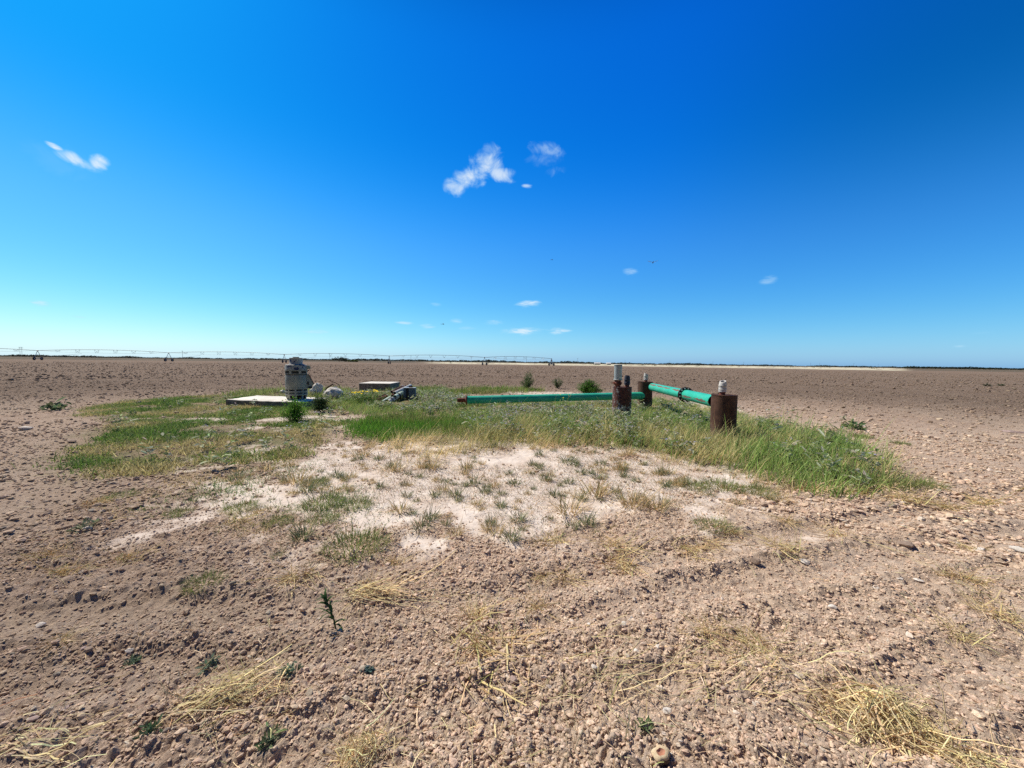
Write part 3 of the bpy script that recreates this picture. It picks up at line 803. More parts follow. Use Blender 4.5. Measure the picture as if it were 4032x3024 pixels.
PR = .136
def short_run():
    zc = .79
    A = np.array([NPX - .12, NPY + .18, zc + hz(NPX, NPY)]); B = np.array([FPX_ + .17, FPY - .13, zc - .005])
    d = (B - A) / np.linalg.norm(B - A)
    S = A + d * .0
    root = empty('green_pipe', (S[0], S[1], 0), 'bright green flanged pipe with a flaked rust streak, joining two standpipes', 'pipe', 'green painted water pipes')
    t = 1.78
    Mid = A + d * t
    # local x of the pipe (angle 0) is turned to the side that faces the camera, high up
    def roll_for(a, b, target):
        q = Vector(b - a).to_track_quat('Z', 'Y'); ex = np.array(q @ Vector((1, 0, 0))); ey = np.array(q @ Vector((0, 1, 0)))
        return math.atan2(target @ ey, target @ ex)
    side = np.cross(d, [0, 0, 1]); side = side if side @ (CAM - Mid) > 0 else -side
    pipe_between(A, Mid - d * .02, PR, root, 'near_pipe_length', roll=roll_for(A, B, side * .95 - np.array([0, 0, .12])))
    pipe_between(Mid + d * .02, B, PR, root, 'far_pipe_length', roll=roll_for(A, B, side * .72 + np.array([0, 0, .70])))
    Rm = frame_to(d)
    fr = .203
    for s_ in (-1, 1):
        f = MB().lathe([(PR - .01, -.016), (fr - .004, -.016), (fr, -.012), (fr, .012), (fr - .004, .016), (PR - .01, .016)], 48, rot=Rm)
        fo = f.build('flange', M['dark_steel'], root, 'auto', loc=tuple(Mid + d * s_ * .0185 - np.array(root.location)))
    for k in range(12):
        w = 2 * math.pi * (k + .5) / 12
        off = Rm @ np.array([.17 * math.cos(w), .17 * math.sin(w), 0])
        b = MB().lathe([(.001, -.062), (.017, -.062), (.019, -.058), (.019, -.036), (.012, -.034), (.010, .034), (.019, .036), (.019, .055), (.001, .058)], 8, rot=Rm)
        b.build('bolt', M['bolt'], root, 'auto', loc=tuple(Mid + off - np.array(root.location)))
    return root
short_run()

def long_run():
    B = np.array([FPX_ - .10, FPY - .12, .46]); A = pt(1838, 1575, 12.9)
    d = (A - B) / np.linalg.norm(A - B)
    root = empty('green_pipe', (A[0], A[1], 0), 'long shaded green pipe above the weeds with a rusty left end', 'pipe', 'green painted water pipes')
    side = np.array([0, -1.0, 0])
    pipe_between(B, A, PR * .97, root, 'pipe_length', roll=3.0)
    Rm = frame_to(d)
    MB().lathe([(PR * .9, 0), (PR * 1.22, 0), (PR * 1.22, .03), (PR * .8, .03), (PR * .55, .05), (PR * .5, .32), (.001, .32)], 32, rot=Rm).build('rusty_end', M['rust_red'], root, 'auto', loc=tuple(A - np.array(root.location)))
    return root
long_run()

# ------------------------------------------------------------------ slab and pump motor
def slab():
    P = [(-9.78, 13.1), (-6.95, 12.62), (-6.85, 14.1), (-9.79, 14.7)]
    MBs = MB()
    z1 = .2
    # chipped outline
    g = np.random.default_rng(5)
    pts = []
    for i in range(4):
        a, b = np.array(P[i]), np.array(P[(i + 1) % 4]); n = 14
        for k in range(n):
            pts.append(a + (b - a) * k / n + g.normal(0, .012, 2))
    pts = np.array(pts); n = len(pts); c = pts.mean(0)
    ins = pts + (c - pts) / np.linalg.norm(c - pts, axis=1)[:, None] * .03
    zt = z1 + g.normal(0, .004, n)
    V = np.concatenate([np.c_[pts, np.full(n, -.12)], np.c_[pts, zt - .02], np.c_[ins, zt], [[c[0], c[1], z1]]])
    fs = []
    for k in range(2):
        for i in range(n):
            j = (i + 1) % n; fs.append((k * n + i, k * n + j, k * n + n + j, k * n + n + i))
    for i in range(n): fs.append((2 * n + i, 2 * n + (i + 1) % n, 3 * n))
    MBs.add(V - np.array([c[0], c[1], 0]), fs)
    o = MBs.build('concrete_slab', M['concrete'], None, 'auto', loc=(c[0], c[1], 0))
    tag(o, 'low flat concrete slab with a sunlit white top, under the pump motor', 'slab')
slab()

def motor():
    c = pt(1167, 1500, 13.5); x, y = c[0], c[1]
    root = empty('pump_motor', (x, y, .2), 'weathered grey vertical pump motor with vent slots, standing on the concrete slab', 'pump motor')
    R = .345
    MB().lathe([(.27, .02), (.27, .18)], 48).build('base_core', M['motor_rust'], root, 'auto')
    MB().lathe([(.001, .0), (.30, 0), (.305, .022), (.28, .026)], 48).build('base_ring', M['motor'], root, 'auto')
    for k in range(9):
        w = 2 * math.pi * (k + .35) / 9
        rot = np.array([[math.cos(w), -math.sin(w), 0], [math.sin(w), math.cos(w), 0], [0, 0, 1]])
        b = MB(); 
        V = np.array([(.262, -.028, .02), (.262, .028, .02), (.298, .028, .02), (.298, -.028, .02), (.30, -.034, .165), (.30, .034, .165), (.342, .034, .165), (.342, -.034, .165)])
        b.add(V @ rot.T, [(3, 2, 1, 0), (4, 5, 6, 7), (0, 1, 5, 4), (1, 2, 6, 5), (2, 3, 7, 6), (3, 0, 4, 7)])
        b.build('base_rib', M['motor'], root)
    # slotted bands: recessed dark drum with rings and ribs
    MB().lathe([(R - .03, .15), (R - .03, .39)], 48).build('lower_drum', M['motor_dark'], root, 'auto')
    for z in (.157, .262, .365):
        MB().lathe([(R - .035, z), (R, z + .002), (R + .004, z + .008), (R + .004, z + .045), (R, z + .05), (R - .035, z + .052)], 48).build('vent_ring', M['motor'], root, 'auto')
    MB().lathe([(R - .03, .232), (R - .008, .234), (R - .008, .250), (R - .03, .252)], 48).build('vent_ring', M['motor'], root, 'auto')
    for k in range(9):
        w = 2 * math.pi * (k + .35) / 9
        rot = np.array([[math.cos(w), -math.sin(w), 0], [math.sin(w), math.cos(w), 0], [0, 0, 1]])
        MB().box(rot @ np.array([R - .012, 0, .284]), (.030, .058, .16), rot, .004).build('vent_rib', M['motor'], root)
    MB().lathe([(R - .02, .416), (R - .004, .42), (R, .43), (R, .845), (R - .004, .855), (R - .03, .86)], 64).build('motor_body', M['motor'], root, 'auto')
    MB().lathe([(R - .02, .86), (R - .02, 1.03)], 48).build('upper_drum', M['motor_dark'], root, 'auto')
    for z, h in ((.885, .03), (1.0, .035)):
        MB().lathe([(R - .025, z), (R + .002, z + .002), (R + .004, z + h - .002), (R - .025, z + h)], 48).build('vent_ring', M['motor'], root, 'auto')
    for k in range(7):
        w = 2 * math.pi * (k + .2) / 7
        rot = np.array([[math.cos(w), -math.sin(w), 0], [math.sin(w), math.cos(w), 0], [0, 0, 1]])
        MB().box(rot @ np.array([R - .008, 0, .957]), (.022, .085, .084), rot, .003).build('vent_rib', M['motor'], root)
    MB().lathe([(R - .03, 1.034), (R + .004, 1.036), (R + .006, 1.05), (R + .002, 1.06), (R, 1.185), (R - .006, 1.205), (R - .03, 1.215), (.24, 1.222)], 64).build('upper_shell', M['motor_cap'], root, 'auto')
    cap = MB().lathe([(.25, 1.222), (.248, 1.236), (.215, 1.243), (.205, 1.26), (.205, 1.43), (.209, 1.435), (.209, 1.452), (.195, 1.458), (.001, 1.46)], 48).build('top_cap', M['motor_cap'], root, 'auto')
    MB().lathe([(.10, 1.459), (.10, 1.488), (.001, 1.489)], 24).build('cap_plug', M['dark_steel'], cap, 'auto')
    # junction boxes on the right side as seen from the slab front
    vd = np.array([x, y]) / math.hypot(x, y); rt = np.array([vd[1], -vd[0]])
    rot = np.array([[rt[0], vd[0], 0], [rt[1], vd[1], 0], [0, 0, 1]])
    def loc(a, b, z): return np.array([rt[0] * a + vd[0] * b, rt[1] * a + vd[1] * b, z])
    MB().box(loc(.36, -.02, 1.13), (.13, .2, .14), rot, .01).build('terminal_bracket', M['motor'], root)
    MB().box(loc(.425, -.02, 1.115), (.05, .12, .08), rot, .006).build('bracket_lug', M['motor'], root)
    MB().box(loc(.375, -.02, 1.01), (.06, .1, .03), rot, .004).build('rusty_lug', M['rust_red'], root)
    prof = [(.32, .88), (.385, .88), (.54, .545), (.52, .515), (.46, .44), (.42, .39), (.32, .39)]
    V = []
    for s_ in (-.13, .13):
        for (a, z) in prof: V.append(loc(a, s_, z))
    n = len(prof)
    fs = [tuple(range(n)), tuple(range(2 * n - 1, n - 1, -1))] + [(i, (i + 1) % n, n + (i + 1) % n, n + i) for i in range(n)]
    MB().add(np.array(V), fs).build('conduit_box', M['motor'], root)
    a = loc(.385, -.135, .885); b_ = loc(.545, -.135, .54); a2 = loc(.385, .135, .885); b2 = loc(.545, .135, .54)
    MB().tube([a, b_], .012, 8).tube([a2, b2], .012, 8).build('rusty_edge', M['rust_red'], root)
    MB().box(loc(.36, -.137, .56), (.05, .01, .12), rot).box(loc(.43, -.132, .42), (.12, .012, .08), rot).build('box_opening', M['black'], root)
motor()

# ------------------------------------------------------------------ concrete block, boulders, rebar
def block():
    c0 = gp(1413, 1538); c1 = gp(1547, 1538)
    x0, x1, y0 = c0[0], c1[0] - .03, c0[1]
    cx, cy = (x0 + x1) / 2, y0 + .85
    m = MB().box((0, 0, .2), (x1 - x0, 1.7, .40), None, .02)
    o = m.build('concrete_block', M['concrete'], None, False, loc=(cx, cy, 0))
    tag(o, 'raised concrete block with a bright white top, behind the yellow flowers', 'concrete block')
block()

def rock(name, px, py, w, hgt, mat, label, cat, seed, depth=None, tpl=ICO3, rot=0.0, zoff=0.0, jag=.16, group=None):
    p = gp(px, py) if depth is None else pt(px, py, depth)
    V, Fc = rock_shape(tpl, seed, jag)
    V = V / (V.max(0) - V.min(0)) * np.array([w, w * .8, hgt])
    V[:, 2] -= V[:, 2].min() + hgt * .12
    c, s_ = math.cos(rot), math.sin(rot)
    V = np.stack([V[:, 0] * c - V[:, 1] * s_, V[:, 0] * s_ + V[:, 1] * c, V[:, 2]], 1)
    o = mk(name, V, [Fc], mat, smooth=False, loc=(p[0], p[1], hz(p[0], p[1]) + zoff))
    return tag(o, label, cat, group)
rock('boulder', 1247, 1554, .62, .62, M['pale_rock'], 'bleached white broken rock just right of the pump motor', 'boulder', 21)
rock('boulder', 1321, 1567, .82, .56, M['pale_rock'], 'grey boulder with a white sunlit face and a bent rod behind it', 'boulder', 25, rot=.5)
rock('boulder', 1112, 1549, .30, .20, M['pale_rock'], 'small pale rock peeking out left of the pump motor', 'boulder', 27)
rock('boulder', 1287, 1560, .34, .26, M['pale_rock'], 'small white rubble lump between the bleached rock and the grey boulder', 'boulder', 29)
rock('boulder', 1226, 1556, .26, .34, M['pale_rock'], 'narrow pale rubble piece touching the left of the bleached rock', 'boulder', 31)
def rebar():
    A = gp(1338, 1552)
    a = A + np.array([0, .0, 0])
    d = A[1]
    P = [pt(1338, 1545, d), pt(1338, 1522, d), pt(1334, 1514, d), pt(1318, 1506, d), pt(1302, 1500, d), pt(1290, 1494, d), pt(1286, 1497, d)]
    P[0][2] = 0
    o = MB().tube(np.array(P) - P[0], .016, 8).build('rusty_rod', M['rust'], None, True, loc=tuple(P[0]))
    tag(o, 'thin rusty rod bent over above the grey boulder', 'rod')
    P = [pt(1268, 1534, 17.5), pt(1288, 1526, 17.5), pt(1310, 1513, 17.5)]
    P[0][2] -= .25
    o = MB().tube(np.array(P) - P[0], .03, 8).build('rusty_rod', M['rust'], None, True, loc=tuple(P[0]))
    tag(o, 'thick dark bar leaning up between the white rock and the grey boulder', 'rod')
rebar()

# ------------------------------------------------------------------ pipe pile and electrical box
def pile():
    D = 15.6
    g = 'old pipes stacked in the weeds beside the grey box'
    def pp(x, y, dd): return pt(1450 + x * .10398, 1490 + y * .10398, dd)
    rows = [  # zoomed picture positions of both ends, radius, material, label
        ((300, 760, 15.2), (640, 620, 15.9), .055, M['rust'], 'dark rusty pipe at the left edge of the pile'),
        ((420, 780, 15.1), (720, 665, 15.8), .06, M['rust_red'], 'reddish rusty pipe second from left in the pile'),
        ((700, 800, 15.0), (915, 670, 15.7), .06, M['pvc_green'], 'pale greenish white pipe end in the middle of the pile'),
        ((1060, 420, 16.1), (1300, 300, 16.8), .05, M['rust'], 'rusty pipe uppermost on the left of the pile'),
        ((1130, 450, 16.0), (1420, 295, 16.8), .055, M['rust'], 'brown rusty pipe beside the white pipe on top'),
        ((1080, 560, 15.8), (1310, 425, 16.5), .06, M['rust_red'], 'rusty pipe with a white end, low on the pile'),
        ((1200, 460, 15.9), (1610, 265, 17.0), .065, M['pvc'], 'white pipe highest on the pile, above the grey box'),
        ((1150, 620, 15.5), (1340, 500, 16.2), .085, M['pvc_green'], 'thick pale green pipe touching the grey box'),
    ]
    for (a, b, r, mat, lab) in rows:
        A, B = pp(*a), pp(*b)
        d = (B - A) / np.linalg.norm(B - A)
        A = A - d * .5
        L = np.linalg.norm(B - A)
        root = empty('scrap_pipe', tuple(A), lab, 'pipe', g)
        root.rotation_mode = 'QUATERNION'; root.rotation_quaternion = Vector(d).to_track_quat('Z', 'Y')
        MB().lathe([(r * .8, 0), (r, 0), (r, L), (r * .8, L), (r * .78, L - .1), (.001, L - .1)], 24).build('pipe_length', mat, root, 'auto')
        if 'white end' in lab or 'reddish' in lab or 'uppermost' in lab:
            MB().lathe([(r * .82, L - .06), (r + .004, L - .06), (r + .004, L + .003), (r * .82, L + .003)], 24).build('pipe_end', M['pvc'], root, 'auto')
    A, B = pp(700, 930, 14.6), pp(1180, 640, 15.5)
    d = (B - A) / np.linalg.norm(B - A); L = np.linalg.norm(B - A)
    root = empty('scrap_pipe', tuple(A), 'large pale pipe with dark flanges lying in front of the pile', 'pipe', g)
    root.rotation_mode = 'QUATERNION'; root.rotation_quaternion = Vector(d).to_track_quat('Z', 'Y')
    MB().lathe([(.06, 0), (.09, 0), (.09, L), (.06, L)], 28).build('pipe_length', M['pvc'], root, 'auto')
    for z in (.02, .32, L - .12):
        MB().lathe([(.085, z - .02), (.135, z - .02), (.135, z + .02), (.085, z + .02)], 28).build('flange', M['dark_steel'] if z != .32 else M['galv'], root, 'auto')
    # box
    p = gp(1614, 1574); x, y = p[0], p[1]
    root = empty('electrical_box', (x, y, hz(x, y)), 'grey blue metal cabinet with a black stripe, upright in the weeds beside the pipe pile', 'electrical box', rz=.10)
    W, Dp, Ht = .47, .34, .50
    MB().box((0, 0, Ht / 2), (W, Dp, Ht), None, .012).build('cabinet', M['box_grey'], root)
    MB().box((0, 0, Ht + .008), (W + .02, Dp + .02, .022), None, .004).build('lid', M['galv'], root)
    MB().box((-.075, -Dp / 2 - .006, Ht / 2), (.105, .016, Ht - .01), None, .003).build('black_channel', M['black'], root)
    MB().box((.03, .04, Ht + .05), (.16, .06, .06), None, .01).build('top_bracket', M['rust'], root)
pile()

# ------------------------------------------------------------------ leaves and blades
def blades(base, az, L, W, lean, curl, col, segs=3, g=RNG, tipcol=None):
    n = len(base)
    t = np.linspace(0, 1, segs + 1)
    P = [base]
    cur = base.copy()
    for k in range(segs):
        a = lean + curl * (k + .5) / segs
        st = (L / segs)[:, None] * np.stack([np.sin(a) * np.cos(az), np.sin(a) * np.sin(az), np.cos(a)], 1)
        cur = cur + st; P.append(cur)
    tw = g.uniform(-.9, .9, n)
    wd = np.stack([-np.sin(az + tw), np.cos(az + tw), np.zeros(n)], 1) * (W / 2)[:, None]
    V = np.zeros((n, 2 * segs + 1, 3)); C = np.zeros((n, 2 * segs + 1, 3))
    for k in range(segs):
        w = 1 - .75 * t[k] ** 1.5
        V[:, 2 * k] = P[k] - wd * w; V[:, 2 * k + 1] = P[k] + wd * w
        cc = col if tipcol is None else col * (1 - t[k]) + tipcol * t[k]
        C[:, 2 * k] = cc; C[:, 2 * k + 1] = cc
    V[:, -1] = P[-1]; C[:, -1] = col if tipcol is None else tipcol
    m = 2 * segs + 1; off = (np.arange(n) * m)[:, None]
    q = [off + np.array([2 * k, 2 * k + 1, 2 * k + 3, 2 * k + 2]) for k in range(segs - 1)]
    q = np.concatenate(q) if q else np.zeros((0, 4), int)
    tr = off + np.array([2 * segs - 2, 2 * segs - 1, 2 * segs])
    return V.reshape(-1, 3), q, tr, C.reshape(-1, 3)

def leaves(base, az, el, L, W, col, g=RNG, fold=.25):
    n = len(base)
    d = np.stack([np.cos(el) * np.cos(az), np.cos(el) * np.sin(az), np.sin(el)], 1)
    s = np.stack([-np.sin(az), np.cos(az), np.zeros(n)], 1)
    roll = g.normal(0, .5, n)
    up = np.cross(d, s)
    s2 = s * np.cos(roll)[:, None] + up * np.sin(roll)[:, None]; nrm = np.cross(d, s2)
    V = np.zeros((n, 6, 3))
    V[:, 0] = base
    V[:, 1] = base + d * (L * .38)[:, None] + s2 * (W * .5)[:, None] + nrm * (W * fold)[:, None] * .5
    V[:, 2] = base + d * (L * .75)[:, None] + s2 * (W * .36)[:, None] + nrm * (W * fold)[:, None] * .3
    V[:, 3] = base + d * L[:, None] - nrm * (L * .12)[:, None]
    V[:, 4] = base + d * (L * .75)[:, None] - s2 * (W * .36)[:, None] + nrm * (W * fold)[:, None] * .3
    V[:, 5] = base + d * (L * .38)[:, None] - s2 * (W * .5)[:, None] + nrm * (W * fold)[:, None] * .5
    off = (np.arange(n) * 6)[:, None]
    q = np.concatenate([off + np.array([0, 1, 2, 3]), off + np.array([0, 3, 4, 5])])
    return V.reshape(-1, 3), q, np.repeat(col, 6, 0)

class Veg:
    def __init__(s): s.V = []; s.q = []; s.t = []; s.C = []; s.n = 0
    def blades(s, *a, **k):
        V, q, t, C = blades(*a, **k); s.q.append(q + s.n); s.t.append(t + s.n); s.V.append(V); s.C.append(C); s.n += len(V); return s
    def leaves(s, *a, **k):
        V, q, C = leaves(*a, **k); s.q.append(q + s.n); s.V.append(V); s.C.append(C); s.n += len(V); return s
    def tubes(s, pts, r, col):
        """pts (n,k,3) three sided stalks"""
        n, k, _ = pts.shape
        t = np.gradient(pts, axis=1); t /= np.linalg.norm(t, axis=2, keepdims=True) + 1e-9
        ref = np.tile(np.array([.31, .17, .93]), (n, k, 1))
        a = np.cross(t, ref); a /= np.linalg.norm(a, axis=2, keepdims=True) + 1e-9; b = np.cross(t, a)
        V = np.zeros((n, k, 3, 3))
        tap = np.linspace(1, .55, k)[None, :, None]
        for i in range(3):
            w = 2 * math.pi * i / 3
            V[:, :, i] = pts + (a * math.cos(w) + b * math.sin(w)) * r[:, None, None] * tap
        off = (np.arange(n) * k * 3)[:, None]
        q = []
        for j in range(k - 1):
            for i in range(3):
                i2 = (i + 1) % 3
                q.append(off + np.array([j * 3 + i, j * 3 + i2, j * 3 + 3 + i2, j * 3 + 3 + i]))
        s.q.append(np.concatenate(q) + s.n); s.V.append(V.reshape(-1, 3)); s.C.append(np.repeat(col, k * 3, 0)); s.n += n * k * 3
        return s
    def build(s, name, mat, parent=None, loc=None):
        q = np.concatenate(s.q) if s.q else []
        t = np.concatenate(s.t) if s.t else []
        return mk(name, np.concatenate(s.V), [q, t], mat, parent, colors=np.clip(np.concatenate(s.C), 0, 1), loc=loc)

def jit(col, n, g, v=.25, h=.08):
    c = np.array(col)[None] * np.exp(g.normal(0, v, (n, 1))) * np.exp(g.normal(0, h, (n, 3)))
    return c

def fill(poly, dens, g, edge=.35, thr=None, nscale=1.2, seed=0, soft=.12):
    lo, hi = poly.min(0) - .5, poly.max(0) + .5
    n = int((hi - lo).prod() * dens)
    P = g.uniform(lo, hi, (n, 2))
    s = sd_poly(P, poly) + (fbm(P[:, 0] * 1.3, P[:, 1] * 1.3, seed + 3, 3) - .5) * 2 * edge
    k = s > g.normal(0, .12, n)
    if thr is not None:
        nz = fbm(P[:, 0] * nscale, P[:, 1] * nscale, seed, 4)
        k &= nz > thr + g.normal(0, soft, n) * .5
    return P[k]

GREEN, LUSH, OLIVE, STRAW, PALE = (.15, .20, .045), (.085, .19, .022), (.19, .19, .065), (.52, .40, .19), (.25, .30, .10)
KEEP_OUT = [(NPX, NPY, .27), (MPX, MPY, .27), (FPX_, FPY, .27)] + [(*gp(a, b)[:2], r) for a, b, r in ((1530, 1585, .75), (1590, 1592, .55), (1490, 1580, .45), (1625, 1580, .5), (1440, 1548, .9), (1500, 1548, .8), (1320, 1575, .45), (1250, 1560, .4))]
SLABP = np.array([(-9.85, 13.05), (-6.9, 12.55), (-6.8, 14.15), (-9.85, 14.75)])
def clean(P):
    k = np.ones(len(P), bool)
    for (x, y, r) in KEEP_OUT: k &= np.hypot(P[:, 0] - x, P[:, 1] - y) > r
    k &= sd_poly(P, SLABP) < .0
    la, lb = np.array([FPX_, FPY]), pt(1838, 1575, 12.9)[:2]
    tt = np.clip(((P - la) @ (lb - la)) / ((lb - la) @ (lb - la)), 0, 1)
    k &= np.hypot(*(P - la - tt[:, None] * (lb - la)).T) > .45
    return P[k]
def base3(P): return np.c_[P, hbase(P[:, 0], P[:, 1]) - .01]

def grass_field(name, label, cat, poly, dens, Lm, Ls, Wm, cols, seed, thr=None, lean=(.1, .35), curl=(.3, .9), nscale=1.2, edge=.35, wind=0.0):
    g = np.random.default_rng(seed)
    P = clean(fill(poly, dens, g, edge, thr, nscale, seed))
    n = len(P)
    cn = fbm(P[:, 0] * .9, P[:, 1] * .9, seed + 50, 3) + g.normal(0, .10, n)
    cs = np.array(cols); ci = np.clip(((cn - .32) / .36) * len(cs), 0, len(cs) - 1.001); i0 = ci.astype(int); f = (ci - i0)[:, None]
    i1 = np.minimum(i0 + 1, len(cs) - 1)
    col = (cs[i0] * (1 - f) + cs[i1] * f) * np.exp(g.normal(0, .22, (n, 1)))
    hn = .6 + .8 * fbm(P[:, 0] * 1.7, P[:, 1] * 1.7, seed + 80, 3)
    L = Lm * np.exp(g.normal(0, Ls, n)) * hn
    if poly is TALL: L = L * (1 - .5 * sstep(9.3, 11.3, P[:, 1]))
    az = g.uniform(0, 2 * math.pi, n)
    if wind: az = np.where(g.random(n) < wind, g.normal(0.2, .6, n), az)
    v = Veg().blades(base3(P), az, L, np.full(n, Wm) * g.uniform(.7, 1.4, n), g.uniform(*lean, n), g.uniform(*curl, n), col, 3, g, tipcol=col * 1.15)
    o = v.build(name, M['leaf'])
    return tag(o, label, cat, kind='stuff')

grass_field('short_grass', 'short patchy green grass around the concrete slab', 'grass', LAWN, 2300, .080, .38, .011, [(.085, .15, .03), (.11, .17, .035), (.15, .19, .045), (.11, .17, .035), (.19, .20, .06), (.33, .28, .13)], 201, .45, (.2, .7), (.3, 1.0), 1.3, .5)
grass_field('short_grass', 'dense bright green grass in the middle of the plot', 'grass', LAWN2, 1500, .13, .35, .009, [LUSH, (.11, .20, .03), (.075, .16, .02), GREEN, OLIVE], 202, .25, (.05, .4), (.2, .8))
grass_field('tall_grass', 'tall tangled green grass along the green pipes', 'grass', TALL, 560, .29, .40, .009, [(.18, .23, .06), (.10, .19, .03), (.14, .23, .045), (.19, .26, .075), (.24, .30, .10), (.085, .15, .035), (.13, .21, .04), (.15, .23, .05), (.36, .31, .14)], 203, .30, (.05, .55), (.3, 1.1), .9, .4, .4)
grass_field('dry_grass', 'blond dry grass at the edge of the caliche', 'grass', FRINGE, 620, .27, .35, .006, [STRAW, (.64, .52, .28), (.44, .36, .16), STRAW, OLIVE], 204, .42, (.1, .7), (.3, 1.1), 1.4, .5, .6)
grass_field('short_grass', 'green grass strip behind the long green pipe', 'grass', BACKSTRIP, 150, .20, .35, .022, [GREEN, LUSH, OLIVE], 205, .40, (.1, .5), (.3, .9), .6)
grass_field('tall_grass', 'green weeds around the concrete block and pipe pile', 'grass', BLOCKWEED, 260, .19, .35, .016, [GREEN, (.17, .23, .08), OLIVE, (.14, .2, .05)], 206, .30, (.1, .6), (.3, .9), .7)
grass_field('tall_grass', 'green weeds around the boulders behind the slab', 'grass', BOULDERW, 170, .20, .35, .016, [GREEN, OLIVE, PALE], 207, .36, (.1, .6), (.3, .9), .7)
CAL_GREEN = poly2([(350,1075),(470,1060),(560,1085),(640,1060),(690,1030),(760,1040),(830,1075),(815,1120),(740,1155),(640,1135),(560,1140),(440,1122)])
CAL_DRY = poly2([(1060,1085),(1180,1050),(1300,1040),(1480,1075),(1640,1085),(1560,1110),(1400,1130),(1290,1150),(1150,1160),(1080,1130)])
FRONT = poly2([(1080,945),(1200,950),(1400,968),(1560,996),(1700,1045),(1860,1058),(1960,1050),(1900,1075),(1700,1068),(1560,1018),(1400,988),(1200,972),(1080,962)])
grass_field('dry_grass', 'dry yellow grass along the front edge of the tall grass', 'grass', FRONT, 300, .20, .4, .006, [STRAW, (.42, .34, .15), (.26, .24, .09), OLIVE, (.5, .38, .2)], 214, .40, (.2, 1.1), (.3, 1.0), 1.4, .4, .3)
LEFTMIX = poly2([(240,1045),(400,1020),(560,1000),(660,990),(680,1030),(640,1062),(520,1112),(400,1112),(300,1078)])
grass_field('short_grass', 'low ragged green growth over the left part of the caliche', 'grass', LEFTMIX, 1900, .055, .4, .006, [(.085, .15, .035), (.12, .17, .05), (.10, .15, .04), (.30, .24, .12), (.36, .28, .14)], 215, .46, (.3, 1.2), (.2, .8), 1.5, .5)
RIM = poly2([(880,1150),(1100,1148),(1300,1118),(1500,1098),(1700,1065),(1860,1062),(1760,1110),(1500,1150),(1350,1200),(1200,1195),(1050,1180)])
grass_field('short_grass', 'small green patches low on the left of the caliche', 'grass', CAL_GREEN, 2600, .055, .4, .006, [(.085, .15, .035), (.12, .17, .05), (.10, .15, .04), (.30, .24, .12)], 211, .45, (.3, 1.2), (.2, .8), 1.6, .6)
grass_field('dry_grass', 'flattened golden grass on the right of the caliche', 'grass', CAL_DRY, 900, .06, .4, .0045, [(.46, .34, .16), (.34, .25, .13), (.52, .40, .20), (.20, .19, .09)], 212, .46, (.5, 1.5), (0, .5), 1.3, .7)
grass_field('dry_grass', 'thin dead grass along the lower rim of the caliche', 'grass', RIM, 380, .06, .4, .0042, [(.46, .34, .18), (.34, .25, .14), (.54, .42, .22)], 213, .50, (.6, 1.55), (0, .4), 1.2, .7)
def caliche_litter():
    g = np.random.default_rng(208)
    P = fill(CALICHE[0], 1700, g, 1.0, .47, 1.3, 208)
    n = len(P)
    cn = g.random(n)
    col = np.where((cn < .22)[:, None], jit((.13, .15, .07), n, g), np.where((cn < .7)[:, None], jit((.40, .28, .16), n, g), jit((.22, .145, .09), n, g)))
    v = Veg().blades(base3(P) + [0, 0, .012], g.uniform(0, 2 * math.pi, n), .045 * np.exp(g.normal(0, .45, n)), np.full(n, .0045), g.uniform(.5, 1.5, n), g.uniform(0, .4, n), col, 2, g)
    tag(v.build('dry_litter', M['straw']), 'dead grass bits scattered over the pale caliche', 'litter', kind='stuff')
caliche_litter()

def weed_plants():
    """silvery broad leaved weeds with lilac flowers"""
    g = np.random.default_rng(301)
    P = np.concatenate([clean(fill(TALL, 19, g, .3, .47, .75, 301)), clean(fill(BLOCKWEED, 4, g, .3, .42, .8, 302)), clean(fill(LAWN, 1.2, g, .3, .5, .8, 303))])
    P = P[(P[:, 0] < gp(3250, 1850)[0]) | (g.random(len(P)) < .25)]
    ntall = len(P)
    Hh = .31 * np.exp(g.normal(0, .28, ntall)) * (1 - .4 * sstep(9.3, 11.3, P[:, 1]))
    v = Veg()
    for rep in range(20):
        n = ntall
        t = g.uniform(.15, 1, n)
        az0 = _hash(np.arange(n), np.arange(n), 9) * 6.28
        lean = .35 * _hash(np.arange(n), np.arange(n) + 3, 19)
        b = base3(P) + np.stack([np.cos(az0) * lean * Hh * t, np.sin(az0) * lean * Hh * t, Hh * t], 1)
        b[:, :2] += g.normal(0, .055, (n, 2)) * t[:, None]
        col = np.where((g.random(n) < .5)[:, None], jit((.36, .36, .25), n, g, .22), jit((.15, .19, .07), n, g, .25))
        v.leaves(b, g.uniform(0, 6.28, n), g.uniform(-.3, .8, n), .095 * np.exp(g.normal(0, .3, n)), .033 * np.exp(g.normal(0, .25, n)), col, g)
    # lilac flowers
    k = np.where(fbm(P[:, 0] * 1.1, P[:, 1] * 1.1, 333, 2) > .52)[0]
    k = np.repeat(k, 3)
    b = base3(P[k]); b[:, 2] += Hh[k] * g.uniform(.9, 1.15, len(k)); b[:, :2] += g.normal(0, .06, (len(k), 2))
    for i in range(5):
        v.leaves(b, np.full(len(k), i * 1.2566) + g.normal(0, .2, len(k)), np.full(len(k), .3), np.full(len(k), .020), np.full(len(k), .015), jit((.40, .38, .50), len(k), g, .15), g)
    tag(v.build('weeds', M['leaf']), 'silvery weeds with small lilac flowers around the standpipes', 'weeds', kind='stuff')
weed_plants()

